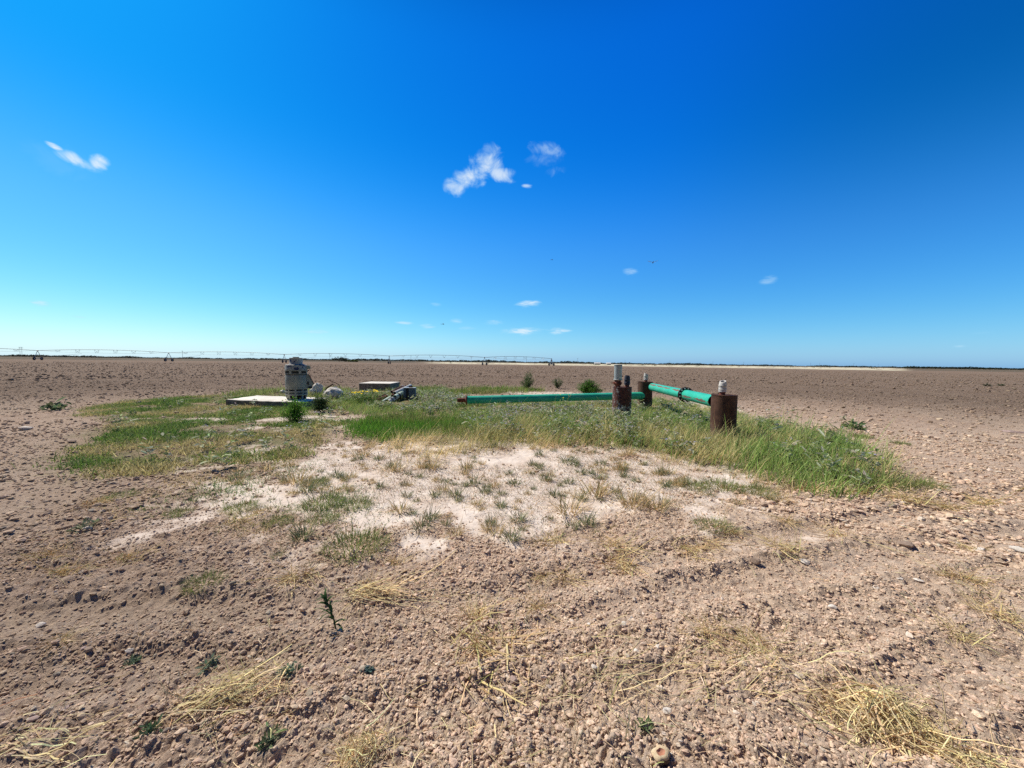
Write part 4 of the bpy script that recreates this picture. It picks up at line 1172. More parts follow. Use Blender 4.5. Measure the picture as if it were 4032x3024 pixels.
def bush(px, py, w, h, n, leaf, cols, label, seed, name='bush', cat='bush', depth=None, upright=False, group=None, lsz=1.0):
    g = np.random.default_rng(seed)
    p = gp(px, py); x, y = p[0], p[1]
    root = empty(name, (x, y, hz(x, y)), label, cat, group)
    # leaf clumps along branches
    nb = 34 if not upright else 26
    az = g.uniform(0, 6.28, nb); el = g.uniform(.25, 1.5, nb) if not upright else g.uniform(.95, 1.52, nb)
    Lb = g.uniform(.7, 1.05, nb)
    tip = np.stack([np.cos(el) * np.cos(az) * w / 2, np.cos(el) * np.sin(az) * w / 2, np.sin(el) * h], 1) * Lb[:, None]
    if upright: tip[:, :2] = np.stack([np.cos(az), np.sin(az)], 1) * (g.uniform(.1, .5, nb) * w)[:, None]; tip[:, 2] = h * g.uniform(.45, 1, nb) * (1 - .8 * (np.hypot(tip[:, 0], tip[:, 1]) / w) ** 2 * 2)
    st = np.linspace(0, 1, 4)[None, :, None] * tip[:, None, :]
    st[:, 1:3, 2] *= 1.1
    Veg().tubes(st, np.full(nb, .006 * max(1, w)), jit((.16, .13, .07), nb, g)).build('branches', M['straw'], root)
    i = g.integers(0, nb, n); t = g.uniform(.35 if not upright else .15, 1.05, n)
    b = tip[i] * t[:, None] + g.normal(0, 1, (n, 3)) * np.array([w, w, h]) * (.07 if not upright else .045)
    b[:, 2] = np.abs(b[:, 2]) + .01
    c = np.array(cols); col = c[g.integers(0, len(c), n)] * np.exp(g.normal(0, .25, (n, 1)))
    v = Veg().leaves(b, g.uniform(0, 6.28, n) if not upright else az[i] + g.normal(0, .9, n), g.uniform(-.4, .9, n) if not upright else g.uniform(.2, 1.3, n), leaf * np.exp(g.normal(0, .25, n)), leaf * (.5 if not upright else .28) * np.exp(g.normal(0, .2, n)), col, g)
    v.build('foliage', M['leaf'], root)
    return root
bush(1158, 1664, .84, .60, 2600, .042, [(.10, .21, .025), (.07, .16, .02), (.14, .25, .04)], 'round bright green bush in front of the concrete slab', 401)
bush(1262, 1625, .80, .50, 2600, .04, [(.035, .06, .022), (.05, .085, .025)], 'dark shaded bush at the right corner of the slab', 402)  # shadow of motor and slab is put into the dark leaf colours
bush(2078, 1534, 1.0, 1.05, 1500, .085, [(.10, .14, .06), (.07, .10, .04), (.14, .17, .08)], 'spiky dark green shrub, tallest one at the field edge', 403, upright=True)
bush(2196, 1532, .8, .72, 900, .075, [(.12, .15, .07), (.08, .11, .05)], 'smaller spiky shrub between the tall shrub and the round bush', 404, upright=True)
bush(2318, 1556, 1.35, .72, 4600, .06, [(.05, .12, .018), (.07, .16, .022), (.045, .10, .018)], 'round dark green bush behind the long green pipe', 405)

def yellow_flowers():
    g = np.random.default_rng(411)
    p = gp(1438, 1590); x, y = p[0], p[1]
    root = empty('flowering_plant', (x, y, hz(x, y)), 'low leafy plant with a row of yellow flowers, in front of the concrete block', 'flowering plant')
    n = 900
    b = np.stack([g.normal(0, .32, n), g.normal(0, .16, n), np.abs(g.normal(0.1, .14, n))], 1)
    Veg().leaves(b, g.uniform(0, 6.28, n), g.uniform(-.2, .9, n), .08 * np.exp(g.normal(0, .25, n)), .035 * np.ones(n), jit((.12, .18, .05), n, g), g).build('foliage', M['leaf'], root)
    for k in range(17):
        a = Veg(); fx = -.48 + .96 * (k + g.uniform(-.4, .4)) / 16; fz = .43 + .10 * fx + g.normal(0, .03)
        c0 = np.array([fx, g.normal(0, .1), fz])
        m = 6
        a.leaves(np.tile(c0, (m, 1)), np.arange(m) * 1.047, np.full(m, .35), np.full(m, .055), np.full(m, .045), jit((.85, .70, .06), m, g, .05, .02), g)
        st = np.stack([np.array([[fx * .8, 0, .05]]), c0[None] * [1, 1, .6], c0[None]], 1)
        a.tubes(st, np.array([.004]), np.array([[.16, .2, .06]]))
        a.build('blossom', M['leaf'], root)
yellow_flowers()

def tall_weed():
    g = np.random.default_rng(421)
    p = gp(2195, 1650); x, y = p[0], p[1]
    root = empty('tall_weed', (x, y, hz(x, y)), 'lanky weed with pale stems and tiny yellow flowers, in front of the long green pipe', 'weed')
    d = y
    def q(px, py): 
        a = pt(px, py, d); return a - np.array([x, y, 0])
    paths = [[(2195, 1650), (2200, 1615), (2215, 1600), (2235, 1577), (2250, 1553)], [(2200, 1612), (2206, 1590), (2206, 1575)], [(2235, 1577), (2240, 1562), (2237, 1552)], [(2215, 1600), (2218, 1585), (2217, 1570)], [(2196, 1640), (2190, 1610), (2188, 1590)]]
    v = MB()
    for pa in paths:
        v.tube([q(*a) for a in pa], .007, 6)
    m = surf('pale_stem', (.42, .46, .20), (.50, .50, .26), 10)
    v.build('stem', m, root, True)
    for (a, b) in ((2206, 1556), (2217, 1569), (2222, 1600), (2212, 1608)):
        c0 = q(a, b); k = 6
        Veg().leaves(np.tile(c0, (k, 1)), np.arange(k) * 1.047, np.full(k, .4), np.full(k, .03), np.full(k, .022), jit((.75, .70, .12), k, g, .05, .02), g).build('blossom', M['leaf'], root)
    n = 40
    b = np.stack([g.normal(.05, .06, n), g.normal(0, .05, n), g.uniform(.05, .45, n)], 1)
    Veg().leaves(b, g.uniform(0, 6.28, n), g.uniform(-.2, .8, n), np.full(n, .06), np.full(n, .018), jit((.22, .28, .10), n, g), g).build('foliage', M['leaf'], root)
tall_weed()

# ------------------------------------------------------------------ tufts (individuals)
def tuft_mesh(name, seed, n, R, Lm, Wm, cols, lean=(.1, .9), curl=(.2, .9), mat='leaf', segs=3):
    g = np.random.default_rng(seed)
    a = g.uniform(0, 6.28, n); rr = R * np.sqrt(g.random(n))
    b = np.stack([rr * np.cos(a), rr * np.sin(a), np.full(n, -.005)], 1)
    az = a + g.normal(0, .7, n)
    c = np.array(cols); col = c[g.integers(0, len(c), n)] * np.exp(g.normal(0, .25, (n, 1)))
    o = Veg().blades(b, az, Lm * np.exp(g.normal(0, .3, n)), np.full(n, Wm), g.uniform(*lean, n) * (.35 + .65 * rr / R), g.uniform(*curl, n), col, segs, g).build(name, M[mat])
    return o

def stalks(n, g, L, spread, lift, r, curlw=.5, k=5):
    """bent stalks lying about the origin"""
    az = g.uniform(0, 6.28, n)
    P = np.zeros((n, k, 3))
    P[:, 0, :2] = g.normal(0, spread, (n, 2)); P[:, 0, 2] = np.abs(g.normal(0, lift, n)) * .5 + .004
    el = g.normal(.10, .28, n)
    ll = L * np.exp(g.normal(0, .4, n)) / (k - 1)
    for j in range(1, k):
        az = az + g.normal(0, curlw * .35, n); el = el + g.normal(-.08, .18, n)
        P[:, j] = P[:, j - 1] + ll[:, None] * np.stack([np.cos(az) * np.cos(el), np.sin(az) * np.cos(el), np.sin(el)], 1)
        P[:, j, 2] = np.maximum(P[:, j, 2], .004 + .01 * g.random(n))
    return P

def place(o, px, py, label=None, cat=None, group=None, s=1.0, rz=0.0, first=False, z=0.0):
    p = gp(px, py)
    c = o if first else o.copy()
    if not first: COL.objects.link(c)
    c.location = (p[0], p[1], hz(p[0], p[1]) + z); c.rotation_euler = (0, 0, rz); c.scale = (s, s, s)
    if label: c['label'] = label
    if cat: c['category'] = cat
    if group: c['group'] = group
    return c

class Kind:
    """variants of one sort of tuft; each use is its own object"""
    def __init__(s, protos): s.p = protos; s.used = [False] * len(protos); s.i = 0; s.g = np.random.default_rng(901 + len(protos))
    def put(s, px, py, label, cat, group=None, scale=1.0):
        k = int(s.g.integers(0, len(s.p)))
        o = s.p[k]; first = not s.used[k]; s.used[k] = True
        return place(o, px, py, label, cat, group, scale, float(s.g.uniform(0, 6.28)), first)
    def purge(s):
        for u, o in zip(s.used, s.p):
            if not u: bpy.data.objects.remove(o)

GREY = [(.12, .15, .075), (.17, .19, .10), (.09, .11, .05), (.30, .25, .14)]
grey_t = Kind([tuft_mesh('grass_tuft', 700 + i, 70, .05, .085, .0055, GREY, (.3, 1.25)) for i in range(7)])
brown_t = Kind([tuft_mesh('dry_tuft', 720 + i, 90, .06, .10, .0045, [(.40, .29, .15), (.52, .40, .22), (.26, .19, .09), (.19, .19, .08)], (.3, 1.35)) for i in range(6)])
green_t = Kind([tuft_mesh('grass_clump', 740 + i, 420, .17, .085, .0042, [(.12, .17, .045), (.16, .20, .06), (.22, .20, .09)], (.2, 1.2)) for i in range(6)])
def straw_proto(seed, n, L, spread, lift):
    g = np.random.default_rng(seed)
    v = Veg().tubes(stalks(n, g, L, spread, lift, .002), .0016 * np.exp(g.normal(0, .35, n)), jit((.58, .45, .23), n, g, .22, .06))
    m = n // 2
    a = g.uniform(0, 6.28, m)
    b = np.stack([g.normal(0, spread, m), g.normal(0, spread, m), np.full(m, .004)], 1)
    v.blades(b, a, L * .5 * np.exp(g.normal(0, .3, m)), np.full(m, .004), g.uniform(.4, 1.5, m), g.uniform(-.2, .6, m), jit((.50, .36, .17), m, g, .25), 3, g)
    return v.build('straw_clump', M['straw'])
straw_t = Kind([straw_proto(760 + i, 60, .17, .05, .02) for i in range(6)])

Sx = 1.8228
# hand-placed tufts on the caliche (positions read in a 2212-wide view)
G1 = 'small grey green tufts rooted in the pale caliche'
G2 = 'dry brown tufts scattered over the pale caliche'
GT = [(735,1032),(775,992),(845,1008),(872,1047),(880,1072),(912,1142),(990,1080),(1005,1047),(1022,1043),(1046,1062),(1082,1092),(1258,1076),(1290,1030),(1195,975),(1285,978),(1255,1020),(1150,1003),(1165,1012),(1110,1045),(940,1070),(1300,1000),(1100,1022),(1230,1040),(1330,1060),(1375,1035),(1430,1020),(1345,1020),(1440,1050),(1480,1040),(700,1045),(960,1040),(905,1030),(1010,1010),(1180,1035),(1390,1000),(890,1110),(930,1120),(1060,1130)]
for i, (x, y) in enumerate(GT):
    grey_t.put(x * Sx, y * Sx, 'small grey green tuft rooted in the pale caliche', 'tuft', G1, float(RNG.uniform(.8, 1.5)))
g = np.random.default_rng(77)
P = fill(CALICHE[0], 16, g, .5, .44, 1.2, 55)
P = P[g.permutation(len(P))][:210]
for (x, y) in P:
    k = g.random()
    kd, lab, gr = (grey_t, 'small grey green tuft rooted in the pale caliche', G1) if k < .5 else (brown_t, 'dry brown tuft standing on the pale caliche', G2)
    o = kd.put(2000, 2000, lab, 'tuft', gr, float(.75 * np.exp(g.normal(0, .4))))
    o.location = (x, y, hz(x, y))
BT = [(770,1185,'olive tuft with straw tips at the lower edge of the caliche',2.4,'g'),(700,1090,'broad green clump low on the left of the caliche',2.0,'g'),(765,1095,'green clump right of the broad one on the caliche',1.7,'g'),(680,1045,'green clump nearest the short grass on the caliche',1.5,'g'),(520,1100,'green clump on the left tip of the caliche',1.5,'g'),(600,1130,'small green clump at the lower left edge of the caliche',1.2,'g'),(700,1125,'flat green clump below the broad one',1.3,'g'),(260,1075,'bright green tuft alone on brown soil, left of the caliche',1.3,'g'),(385,1110,'low green tuft beside the white soil crust at left',1.1,'g'),
      (850,1015,'tall dry tuft in the upper left of the caliche',2.6,'b'),(780,985,'wispy pale tuft at the top left of the caliche',2.6,'b'),(930,1010,'wide dry tuft below the blond grass',2.6,'b'),(1010,1010,'dry golden tuft next to the blond grass',2.2,'b'),(1290,1065,'sprawling dry golden tuft right of centre on the caliche',3.2,'b'),(1370,1090,'bushy grey and gold tuft at the right of the caliche',3.0,'b'),(1230,1100,'dry tangled tuft at the lower middle of the caliche',2.8,'b'),(1420,1100,'low straw coloured tuft at the right lower caliche edge',2.4,'b'),(1540,1140,'dark olive tuft on the soil right of the caliche',1.6,'g'),(1560,1050,'green clump at the right tip of the caliche',2.4,'g'),(1640,1060,'silvery green clump where the tall grass ends',1.8,'g'),(1500,1050,'low green clump left of the right tip of the caliche',1.6,'g'),
      (1890,1045,'big bushy pale green clump at the right end of the tall grass',3.6,'g'),(1990,1050,'last pale green clump, farthest right of the tall grass',2.2,'g'),(440,1268,'half dead tuft with green tips in the left foreground',1.1,'g'),(1070,1145,'dark withered tuft with twigs at the lower caliche edge',1.7,'b'),(985,1152,'spiky grey weed at the lower caliche edge',1.4,'b'),(1860,945,'dusty green clump beyond the right end of the tall grass',2.0,'g'),(1945,960,'small dusty weed on clods at the right',1.4,'g')]
for (x, y, lab, s, k) in BT:
    (green_t if k == 'g' else brown_t).put(x * Sx, y * Sx, lab, 'tuft', None, s * (.62 if k == 'g' else .75))

# straw clumps
ST = [(280,1205,'orange brown straw clump in the left foreground',.9),(520,1130,'golden straw clump under the left tip of the caliche',1.3),(640,1255,'low golden straw clump left of the green leafy stalk',1.2),(1220,1240,'small upright straw clump right of centre',.9),(1170,1240,'pale straw clump beside a clod in the centre',.7),(1345,1215,'golden straw clump on the rut at right of centre',1.2),(1490,1180,'brown straw clump on the soil below the caliche',1.3),(1530,1165,'flat straw clump on the rut edge',.9),(1690,1195,'straw clump on the right part of the rut',1.2),(1820,1160,'twisted straw clump on the right',1.2),(1580,1150,'thin straw clump beside the olive tuft',.9),(1700,1130,'faint straw clump above the rut',.9),
      (850,1215,'small straw clump on brown soil left of centre',.8),(1030,1330,'upright straw clump in the middle foreground',.9),(1060,1410,'wide scatter of straw in the middle foreground',1.9),(1160,1310,'pale straw clump above the clods',.8),(1630,1400,'straw clump ending a long stalk at right',1.0),(1530,1375,'short straw clump beside the white clods',.9),(2090,1255,'golden straw clump near the right edge',1.2),(2060,1370,'pale straw clump in the lower right field',.9),(2150,1330,'straw wisp at the far right edge',1.1),(110,1200,'pale straw clump at the far left edge',1.1),(140,1235,'straw clump with loose stalks at far left',1.0),(210,1090,'long pale dry twigs on the brown soil at left',1.1),(135,1390,'bleached root like stalks at the far left',.5),(1860,1065,'straw heap below the bushy pale green clump',1.5),(1750,1055,'golden straw heap under the end of the tall grass',1.6),(1960,1085,'straw heap right of the last green clump',1.6),(2050,1095,'straw heap in a line toward the right edge',1.6),(2130,1085,'straw heap ending the line at the right edge',1.6),(1200,1170,'flattened straw at the lower rim of the caliche',1.3),(1330,1180,'pale flattened straw below the caliche rim',1.2),(2110,1190,'short straw clump among clods at right',.9)]
for (x, y, lab, s) in ST:
    straw_t.put(x * Sx, y * Sx, lab, 'straw clump', None, s)
for kd in (grey_t, brown_t, green_t, straw_t): kd.purge()

def big_straw(px, py, label, n, L, sx, sy, rz, seed, lift=.05, radial=True, r=.0022):
    g = np.random.default_rng(seed)
    p = gp(px, py)
    P = stalks(n, g, L, .01, lift, .002, .6, 6)
    P[:, :, 0] += g.normal(0, sx, n)[:, None]; P[:, :, 1] += g.normal(0, sy, n)[:, None]
    if not radial:      # combed in one direction
        a = np.arctan2(P[:, -1, 1] - P[:, 0, 1], P[:, -1, 0] - P[:, 0, 0]); rot = g.normal(0, .28, n) - a
        c, s_ = np.cos(rot), np.sin(rot); Q = P - P[:, :1]
        P = P[:, :1] + np.stack([Q[:, :, 0] * c[:, None] - Q[:, :, 1] * s_[:, None], Q[:, :, 0] * s_[:, None] + Q[:, :, 1] * c[:, None], Q[:, :, 2]], 2)
    hgt = np.exp(-((P[:, :, 0] / (sx * 1.6)) ** 2 + (P[:, :, 1] / (sy * 1.6)) ** 2)) * lift
    P[:, :, 2] += hgt * g.uniform(0, 1.6, n)[:, None]
    v = Veg().tubes(P, r * np.exp(g.normal(0, .4, n)), jit((.68, .55, .30), n, g, .25, .05))
    m = n
    b = np.stack([g.normal(0, sx, m), g.normal(0, sy, m), np.abs(g.normal(0, lift * .5, m))], 1)
    v.blades(b, g.uniform(0, 6.28, m), L * .55 * np.exp(g.normal(0, .3, m)), np.full(m, .0045), g.uniform(.5, 1.6, m), g.uniform(-.3, .5, m), jit((.52, .40, .22), m, g, .28), 4, g)
    o = v.build('straw_heap', M['straw'], None, (p[0], p[1], hz(p[0], p[1])))
    o.rotation_euler = (0, 0, rz)
    return tag(o, label, 'straw heap')
big_straw(3480, 2830, 'large tangled heap of yellow straw in the lower right corner', 330, .135, .12, .085, -.3, 801, .07, True, .0023)
big_straw(3760, 2995, 'flat straw spread below the large heap at the right bottom', 90, .16, .13, .05, -.5, 807, .02)
big_straw(830, 2770, 'long combed straw bundle in the lower left foreground', 70, .22, .10, .055, .62, 802, .03, False, .0019)
big_straw(980, 2760, 'tangled thin straw right of the combed bundle', 75, .12, .10, .085, .2, 803, .03, True, .0013)
big_straw(1420, 2985, 'dense golden straw tuft at the bottom left of centre', 140, .10, .055, .035, .8, 804, .05, True, .0012)
big_straw(120, 2965, 'straw lying in the bottom left corner', 30, .20, .10, .05, .05, 805, .025, False, .002)
big_straw(1430, 2345, 'bundle of long straw reaching right from the green leafy stalk', 60, .34, .06, .03, .12, 806, .04, False)
big_straw(2440, 2660, 'long bent dry stalks lying right of centre', 46, .26, .24, .10, .35, 808, .012, False, .0015)
big_straw(2900, 2660, 'bent dry stalks leading to the right straw clump', 46, .22, .22, .07, .2, 809, .012, False, .0015)

def litter_straws():
    g = np.random.default_rng(811)
    n = 3600
    r = 1.3 + 9 * g.random(n) ** 1.6; az = np.radians(g.uniform(-58, 58, n))
    x, y = r * np.sin(az), r * np.cos(az)
    cal, veg, *_ = zones(x, y)
    k = (fbm(x * 1.1, y * 1.1, 815, 3) > .46) & (g.random(n) > cal * .7)
    x, y = x[k], y[k]; n = len(x)
    P = stalks(n, g, .10, .0, .004, .001, .4, 4)
    P[:, :, 2] = np.minimum(P[:, :, 2], .03)
    P[:, :, 0] += x[:, None]; P[:, :, 1] += y[:, None]; P[:, :, 2] += hbase(x, y)[:, None] + .012
    Veg_ = Veg().tubes(P, .0013 * np.exp(g.normal(0, .35, n)), jit((.64, .51, .30), n, g, .25, .06))
    tag(Veg_.build('straw_litter', M['straw']), 'single dry stalks strewn over the brown soil', 'litter', kind='stuff')
litter_straws()

# green leafy stalk in the foreground, low grey weeds
def leafy_stalk():
    g = np.random.default_rng(821)
    p = gp(1322, 2478)
    root = empty('leafy_stalk', (p[0], p[1], hz(p[0], p[1])), 'single dark green stalk with drooping blade leaves, leaning in the left foreground', 'plant')
    A = np.array([0, 0, -.01]); path = np.array([(0, 0, -.01), (-.012, .004, .05), (-.034, .010, .105), (-.060, .018, .150), (-.075, .02, .165)])
    MB().tube(path, [.005, .0045, .004, .003, .002], 8).build('stem', surf('green_stem', (.05, .09, .03), (.08, .12, .05), 20), root, True)
    for k in range(18):
        t = .12 + .88 * k / 17; i = min(int(t * 4), 3); f = t * 4 - i
        b = (path[i] * (1 - f) + path[i + 1] * f)[None]
        Veg().blades(b, np.array([g.uniform(0, 6.28)]), np.array([g.uniform(.07, .12) * (1.15 - .4 * t)]), np.array([g.uniform(.012, .02)]), np.array([g.uniform(.5, 1.2) * (1 - .5 * t)]), np.array([g.uniform(1.0, 2.1)]), jit((.028, .066, .018), 1, g, .25), 6, g, tipcol=jit((.05, .085, .025), 1, g, .2)).build('leaf', M['leaf'], root)
leafy_stalk()
def small_weed(px, py, label, seed, s=1.0, col=(.14, .18, .12)):
    g = np.random.default_rng(seed); p = gp(px, py); n = 46
    b = np.stack([g.normal(0, .022 * s, n), g.normal(0, .022 * s, n), np.abs(g.normal(.015, .014, n)) * s], 1)
    o = Veg().leaves(b, g.uniform(0, 6.28, n), g.uniform(0, .9, n), .04 * s * np.exp(g.normal(0, .2, n)), np.full(n, .015 * s), jit(col, n, g, .25), g).build('small_weed', M['leaf'], None, (p[0], p[1], hz(p[0], p[1])))
    tag(o, label, 'weed')
for a in ((820, 2610, 'compact grey green weed left of the straw bundle', 831, .8, (.16, .20, .14)), (1140, 2650, 'thin pale weed above the straw bundle', 832, .8), (2540, 2880, 'wispy green weed left of the white stone', 833, .6, (.13, .16, .07)), (590, 2900, 'dark green weed under the combed straw bundle', 834, .7, (.08, .12, .06)), (1450, 2645, 'tiny blue green weed in the middle foreground', 835, .6, (.10, .16, .14)), (1060, 2930, 'upright dusty weed at the bottom left of centre', 836, .8, (.12, .15, .08)), (520, 2600, 'faint small weed in the left foreground', 837, .6), (3370, 1690, 'green weed on clods beyond the tall grass', 838, 4.0, (.11, .15, .07)), (3270, 1740, 'dusty weed just beyond the end of the tall grass', 839, 3.5), (340, 2090, 'grey leafy weed at the left edge of the soil', 841, 1.6, (.17, .19, .12)), (220, 1615, 'leafy green weed patch alone beyond the grass at left', 842, 5.0, (.11, .14, .07)), (3885, 1522, 'small dark weed far out in the right field', 843, 4.5, (.08, .09, .05)), (3940, 1520, 'tiny dark weed farthest right in the field', 844, 4.0, (.06, .08, .04))):
    small_weed(*a)

# ------------------------------------------------------------------ single stones and clods
SN = [(2630,2815,.052,.028,'stone','bright white flat stone in the lower right foreground'),(2040,2815,.022,.016,'stone','small white stone below the pinkish clod'),(2025,2690,.062,.045,'stone_pink','large pinkish clod in the middle foreground'),(2485,2445,.050,.040,'stone','pale upright stone, left of two at the clod cluster'),(2592,2435,.055,.045,'stone_pink','pinkish stone, right of two at the clod cluster'),(2455,2475,.045,.035,'stone','cream stone below the clod cluster'),(2320,2465,.035,.025,'stone','small cream stone left of the clod cluster'),(2340,2650,.040,.032,'stone','round cream stone on the right of the dark clod'),(2215,2645,.050,.035,'stone_dark','dark grey clod in the centre foreground'),(2850,2720,.032,.026,'stone_pink','pinkish stone below the bent stalks'),(2595,2560,.055,.03,'stone','wide pale stone right of the bent stalks'),(2505,2595,.04,.03,'stone','pale stone next to the long bent stalks'),
      (345,2087,.13,.06,'stone','long pale stone lying on a dry twig at left'),(105,1695,.28,.12,'stone','white rock at the left edge of the grass'),(285,1745,.18,.08,'stone_dark','dark half buried stone left of the grass'),(3860,2170,.11,.045,'stone','flat cream stone beside straw at the right'),(4010,2185,.13,.05,'stone','flat pale stone at the right edge'),(3280,2390,.07,.035,'stone','white flat stone on the right soil'),(3450,2315,.055,.035,'stone','round white stone in the right field'),(3620,2290,.07,.03,'stone','flat cream stone, upper of two at right'),(3540,2285,.06,.03,'stone','flat cream stone, lower of two at right'),(3170,2210,.09,.05,'stone','cream angular stone on the rut'),(3570,2150,.16,.06,'stone_dark','dark slab like clod lying at the right'),(2975,2215,.10,.06,'stone_dark','dark clod beside the rut'),(3985,1706,.55,.10,'stone_pink','long flat slab of crust at the far right edge'),(3400,1678,.24,.09,'stone','white flat rock beyond the tall grass'),(1060,2230,.045,.035,'stone_pink','pinkish clod left of the small straw clump'),(1410,2238,.05,.03,'stone','white stone at the start of a straw bundle'),(330,2570,.035,.02,'stone_pink','small flat stone in the left foreground'),(510,2570,.045,.025,'stone','tilted white stone in the left foreground'),(260,2800,.04,.02,'stone_pink','flat pinkish stone at lower left'),(125,2840,.045,.018,'stone','pale flat stone pair member at lower left, upper one'),(135,2855,.05,.018,'stone_pink','pinkish flat stone just below the pale flat one'),(160,2450,.06,.04,'stone','cream clod with dark shadow at the left'),(345,2575,.05,.03,'stone_dark','dark clod below the bleached stalks'),(300,2995,.09,.05,'stone_dark','big dark clod in the bottom left corner')]
for i, (px, py, w, h, mt, lab) in enumerate(SN):
    rock('stone', px, py, w * .82, h * .75, M[mt], lab, 'stone', 900 + i, tpl=ICO2, rot=i * 1.3, zoff=.006, jag=.12)

def wood_plug():
    p = gp(2602, 2985)
    root = empty('wood_stub', (p[0], p[1], hz(p[0], p[1]) + .006), 'cut stub of pale wood with a reddish core, at the bottom edge', 'wood')
    root.scale = (.8, .8, .8)
    g = np.random.default_rng(5)
    N = 28; prof = [(.037, -.01), (.040, .012), (.038, .030), (.033, .040), (.018, .041), (.016, .036), (.001, .033)]
    V, fs = [], []
    wob = 1 + .13 * np.sin(np.arange(N) * 2 * math.pi / N * 2 + 1) + .07 * np.sin(np.arange(N) * 2 * math.pi / N * 5)
    for r, z in prof[:5]:
        for k in range(N):
            w = 2 * math.pi * k / N; V.append((r * wob[k] * math.cos(w) * 1.1, r * wob[k] * math.sin(w), z))
    for i in range(4):
        for k in range(N):
            j = (k + 1) % N; fs.append((i * N + k, i * N + j, i * N + N + j, i * N + N + k))
    T_ = Matrix.Rotation(.22, 3, 'X') @ Matrix.Rotation(-.12, 3, 'Y')
    R_ = np.array(T_)
    V = np.array(V)
    side = [f for f in fs[:2 * N]]; top = [f for f in fs[2 * N:]]
    b1 = MB().add(V @ R_.T, side); b1.build('bark', M['wood_bark'], root, True)
    b2 = MB().add(V @ R_.T, top); b2.build('cut_face', M['wood'], root, True)
    C = [(.018 * wob[k] * math.cos(2 * math.pi * k / N) * 1.1, .018 * wob[k] * math.sin(2 * math.pi * k / N), .041) for k in range(N)]
    C += [(.012 * math.cos(2 * math.pi * k / N), .012 * math.sin(2 * math.pi * k / N), .033) for k in range(N)] + [(0, 0, .031)]
    fs = [(k, (k + 1) % N, N + (k + 1) % N, N + k) for k in range(N)] + [(N + k, N + (k + 1) % N, 2 * N) for k in range(N)]
    MB().add(np.array(C) @ R_.T, fs).build('core', M['wood_core'], root, True)
wood_plug()

# ------------------------------------------------------------------ pivot irrigation machine
def pivot():
    xs = [-186.0, -144.5, -100.5, -57.0, -12.8, 21.8]
    pxs = [150, 665, 1119.6, 1532.6, 1908, 2171.6]; dep = [151, 166, 170, 178, 182, 205]
    T_ = []
    for px, d in zip(pxs, dep):
        p = pt(px, 1420, d); T_.append(np.array([p[0], p[1], 0]))
    T_.insert(0, T_[0] + (T_[0] - T_[1]) * 1.02)
    root = empty('irrigation_machine', tuple(T_[0]), 'long centre pivot irrigation machine with arched pipe spans on wheeled towers across the field', 'irrigation machine')
    O = T_[0]; HP = 3.75
    wheel_mesh = None
    for i, p in enumerate(T_):
        dr = T_[i + 1] - p if i + 1 < len(T_) else p - T_[i - 1]
        dr = dr / np.linalg.norm(dr); tr = np.array([dr[1], -dr[0], 0])   # travel direction
        half = 1.9
        b = MB()
        A, B = p + tr * half, p - tr * half
        top = p + np.array([0, 0, HP])
        for q in (A, B):
            b.tube([q + [0, 0, .75] - O, top + [0, 0, -.05] - O], .085, 6)
        b.tube([A + [0, 0, .75] - O, B + [0, 0, .75] - O], .10, 6)
        b.tube([top - O - dr * .25, top - O + dr * .25], .17, 8)
        mid = (A + top) / 2; mid2 = (B + top) / 2
        b.tube([mid + [0, 0, .35] - O, mid2 + [0, 0, .35] - O], .05, 6)
        if i < 7 - 1: b.tube([p + [0, 0, .9] - O, p + dr * 13 + [0, 0, HP - .9] - O], .035, 5)
        if i == 6:
            b.box(p - O + [0, 0, 1.0], (1.2, 1.0, .7)); b.box(p - O + [0, 0, 2.2], (.5, .5, 2.2))
        tower = b.build('tower', M['pivot'], root)
        for q in (A, B):
            axis = dr
            Rm = frame_to(axis)
            wm = MB().lathe([(.30, -.14), (.58, -.17), (.66, -.12), (.66, .12), (.58, .17), (.30, .14)], 20, rot=Rm)
            wh = wm.build('wheel', M['tyre'], tower, 'auto', loc=tuple(q + [0, 0, .62] - O))
            MB().lathe([(.001, -.06), (.30, -.06), (.30, .06), (.001, .06)], 14, rot=Rm).build('hub', M['pivot'], tower, 'auto', loc=tuple(q + [0, 0, .62] - O))
    for i in range(len(T_) - 1):
        a, c = T_[i] + [0, 0, HP], T_[i + 1] + [0, 0, HP]
        t = np.linspace(0, 1, 25)
        P = a + (c - a) * t[:, None]; P[:, 2] += .75 * 4 * t * (1 - t)
        span = MB().tube(P - O, .085, 6).build('pipe_span', M['pivot'], root, True)
        b = MB(); n = 7
        dr = (c - a) / np.linalg.norm(c - a); tr = np.array([dr[1], -dr[0], 0])
        low = []
        for k in range(1, n):
            tt = k / n; q = a + (c - a) * tt; q[2] += .75 * 4 * tt * (1 - tt)
            drop = 1.35 * (4 * tt * (1 - tt)) ** .8
            for s_ in (-1, 1):
                e = q + tr * s_ * .9 + [0, 0, -drop]
                b.tube([q - dr * .75 - O, e - O], .03, 4, False); b.tube([q + dr * .75 - O, e - O], .03, 4, False)
            b.tube([q + tr * .9 + [0, 0, -drop] - O, q - tr * .9 + [0, 0, -drop] - O], .03, 4, False)
            low.append(q + [0, 0, -drop])
        for s_ in (-1, 1):
            b.tube([a + dr * .6 - O] + [q + tr * s_ * .9 - O for q in low] + [c - dr * .6 - O], .014, 4, False)
        b.build('truss', M['pivot'], span)
pivot()

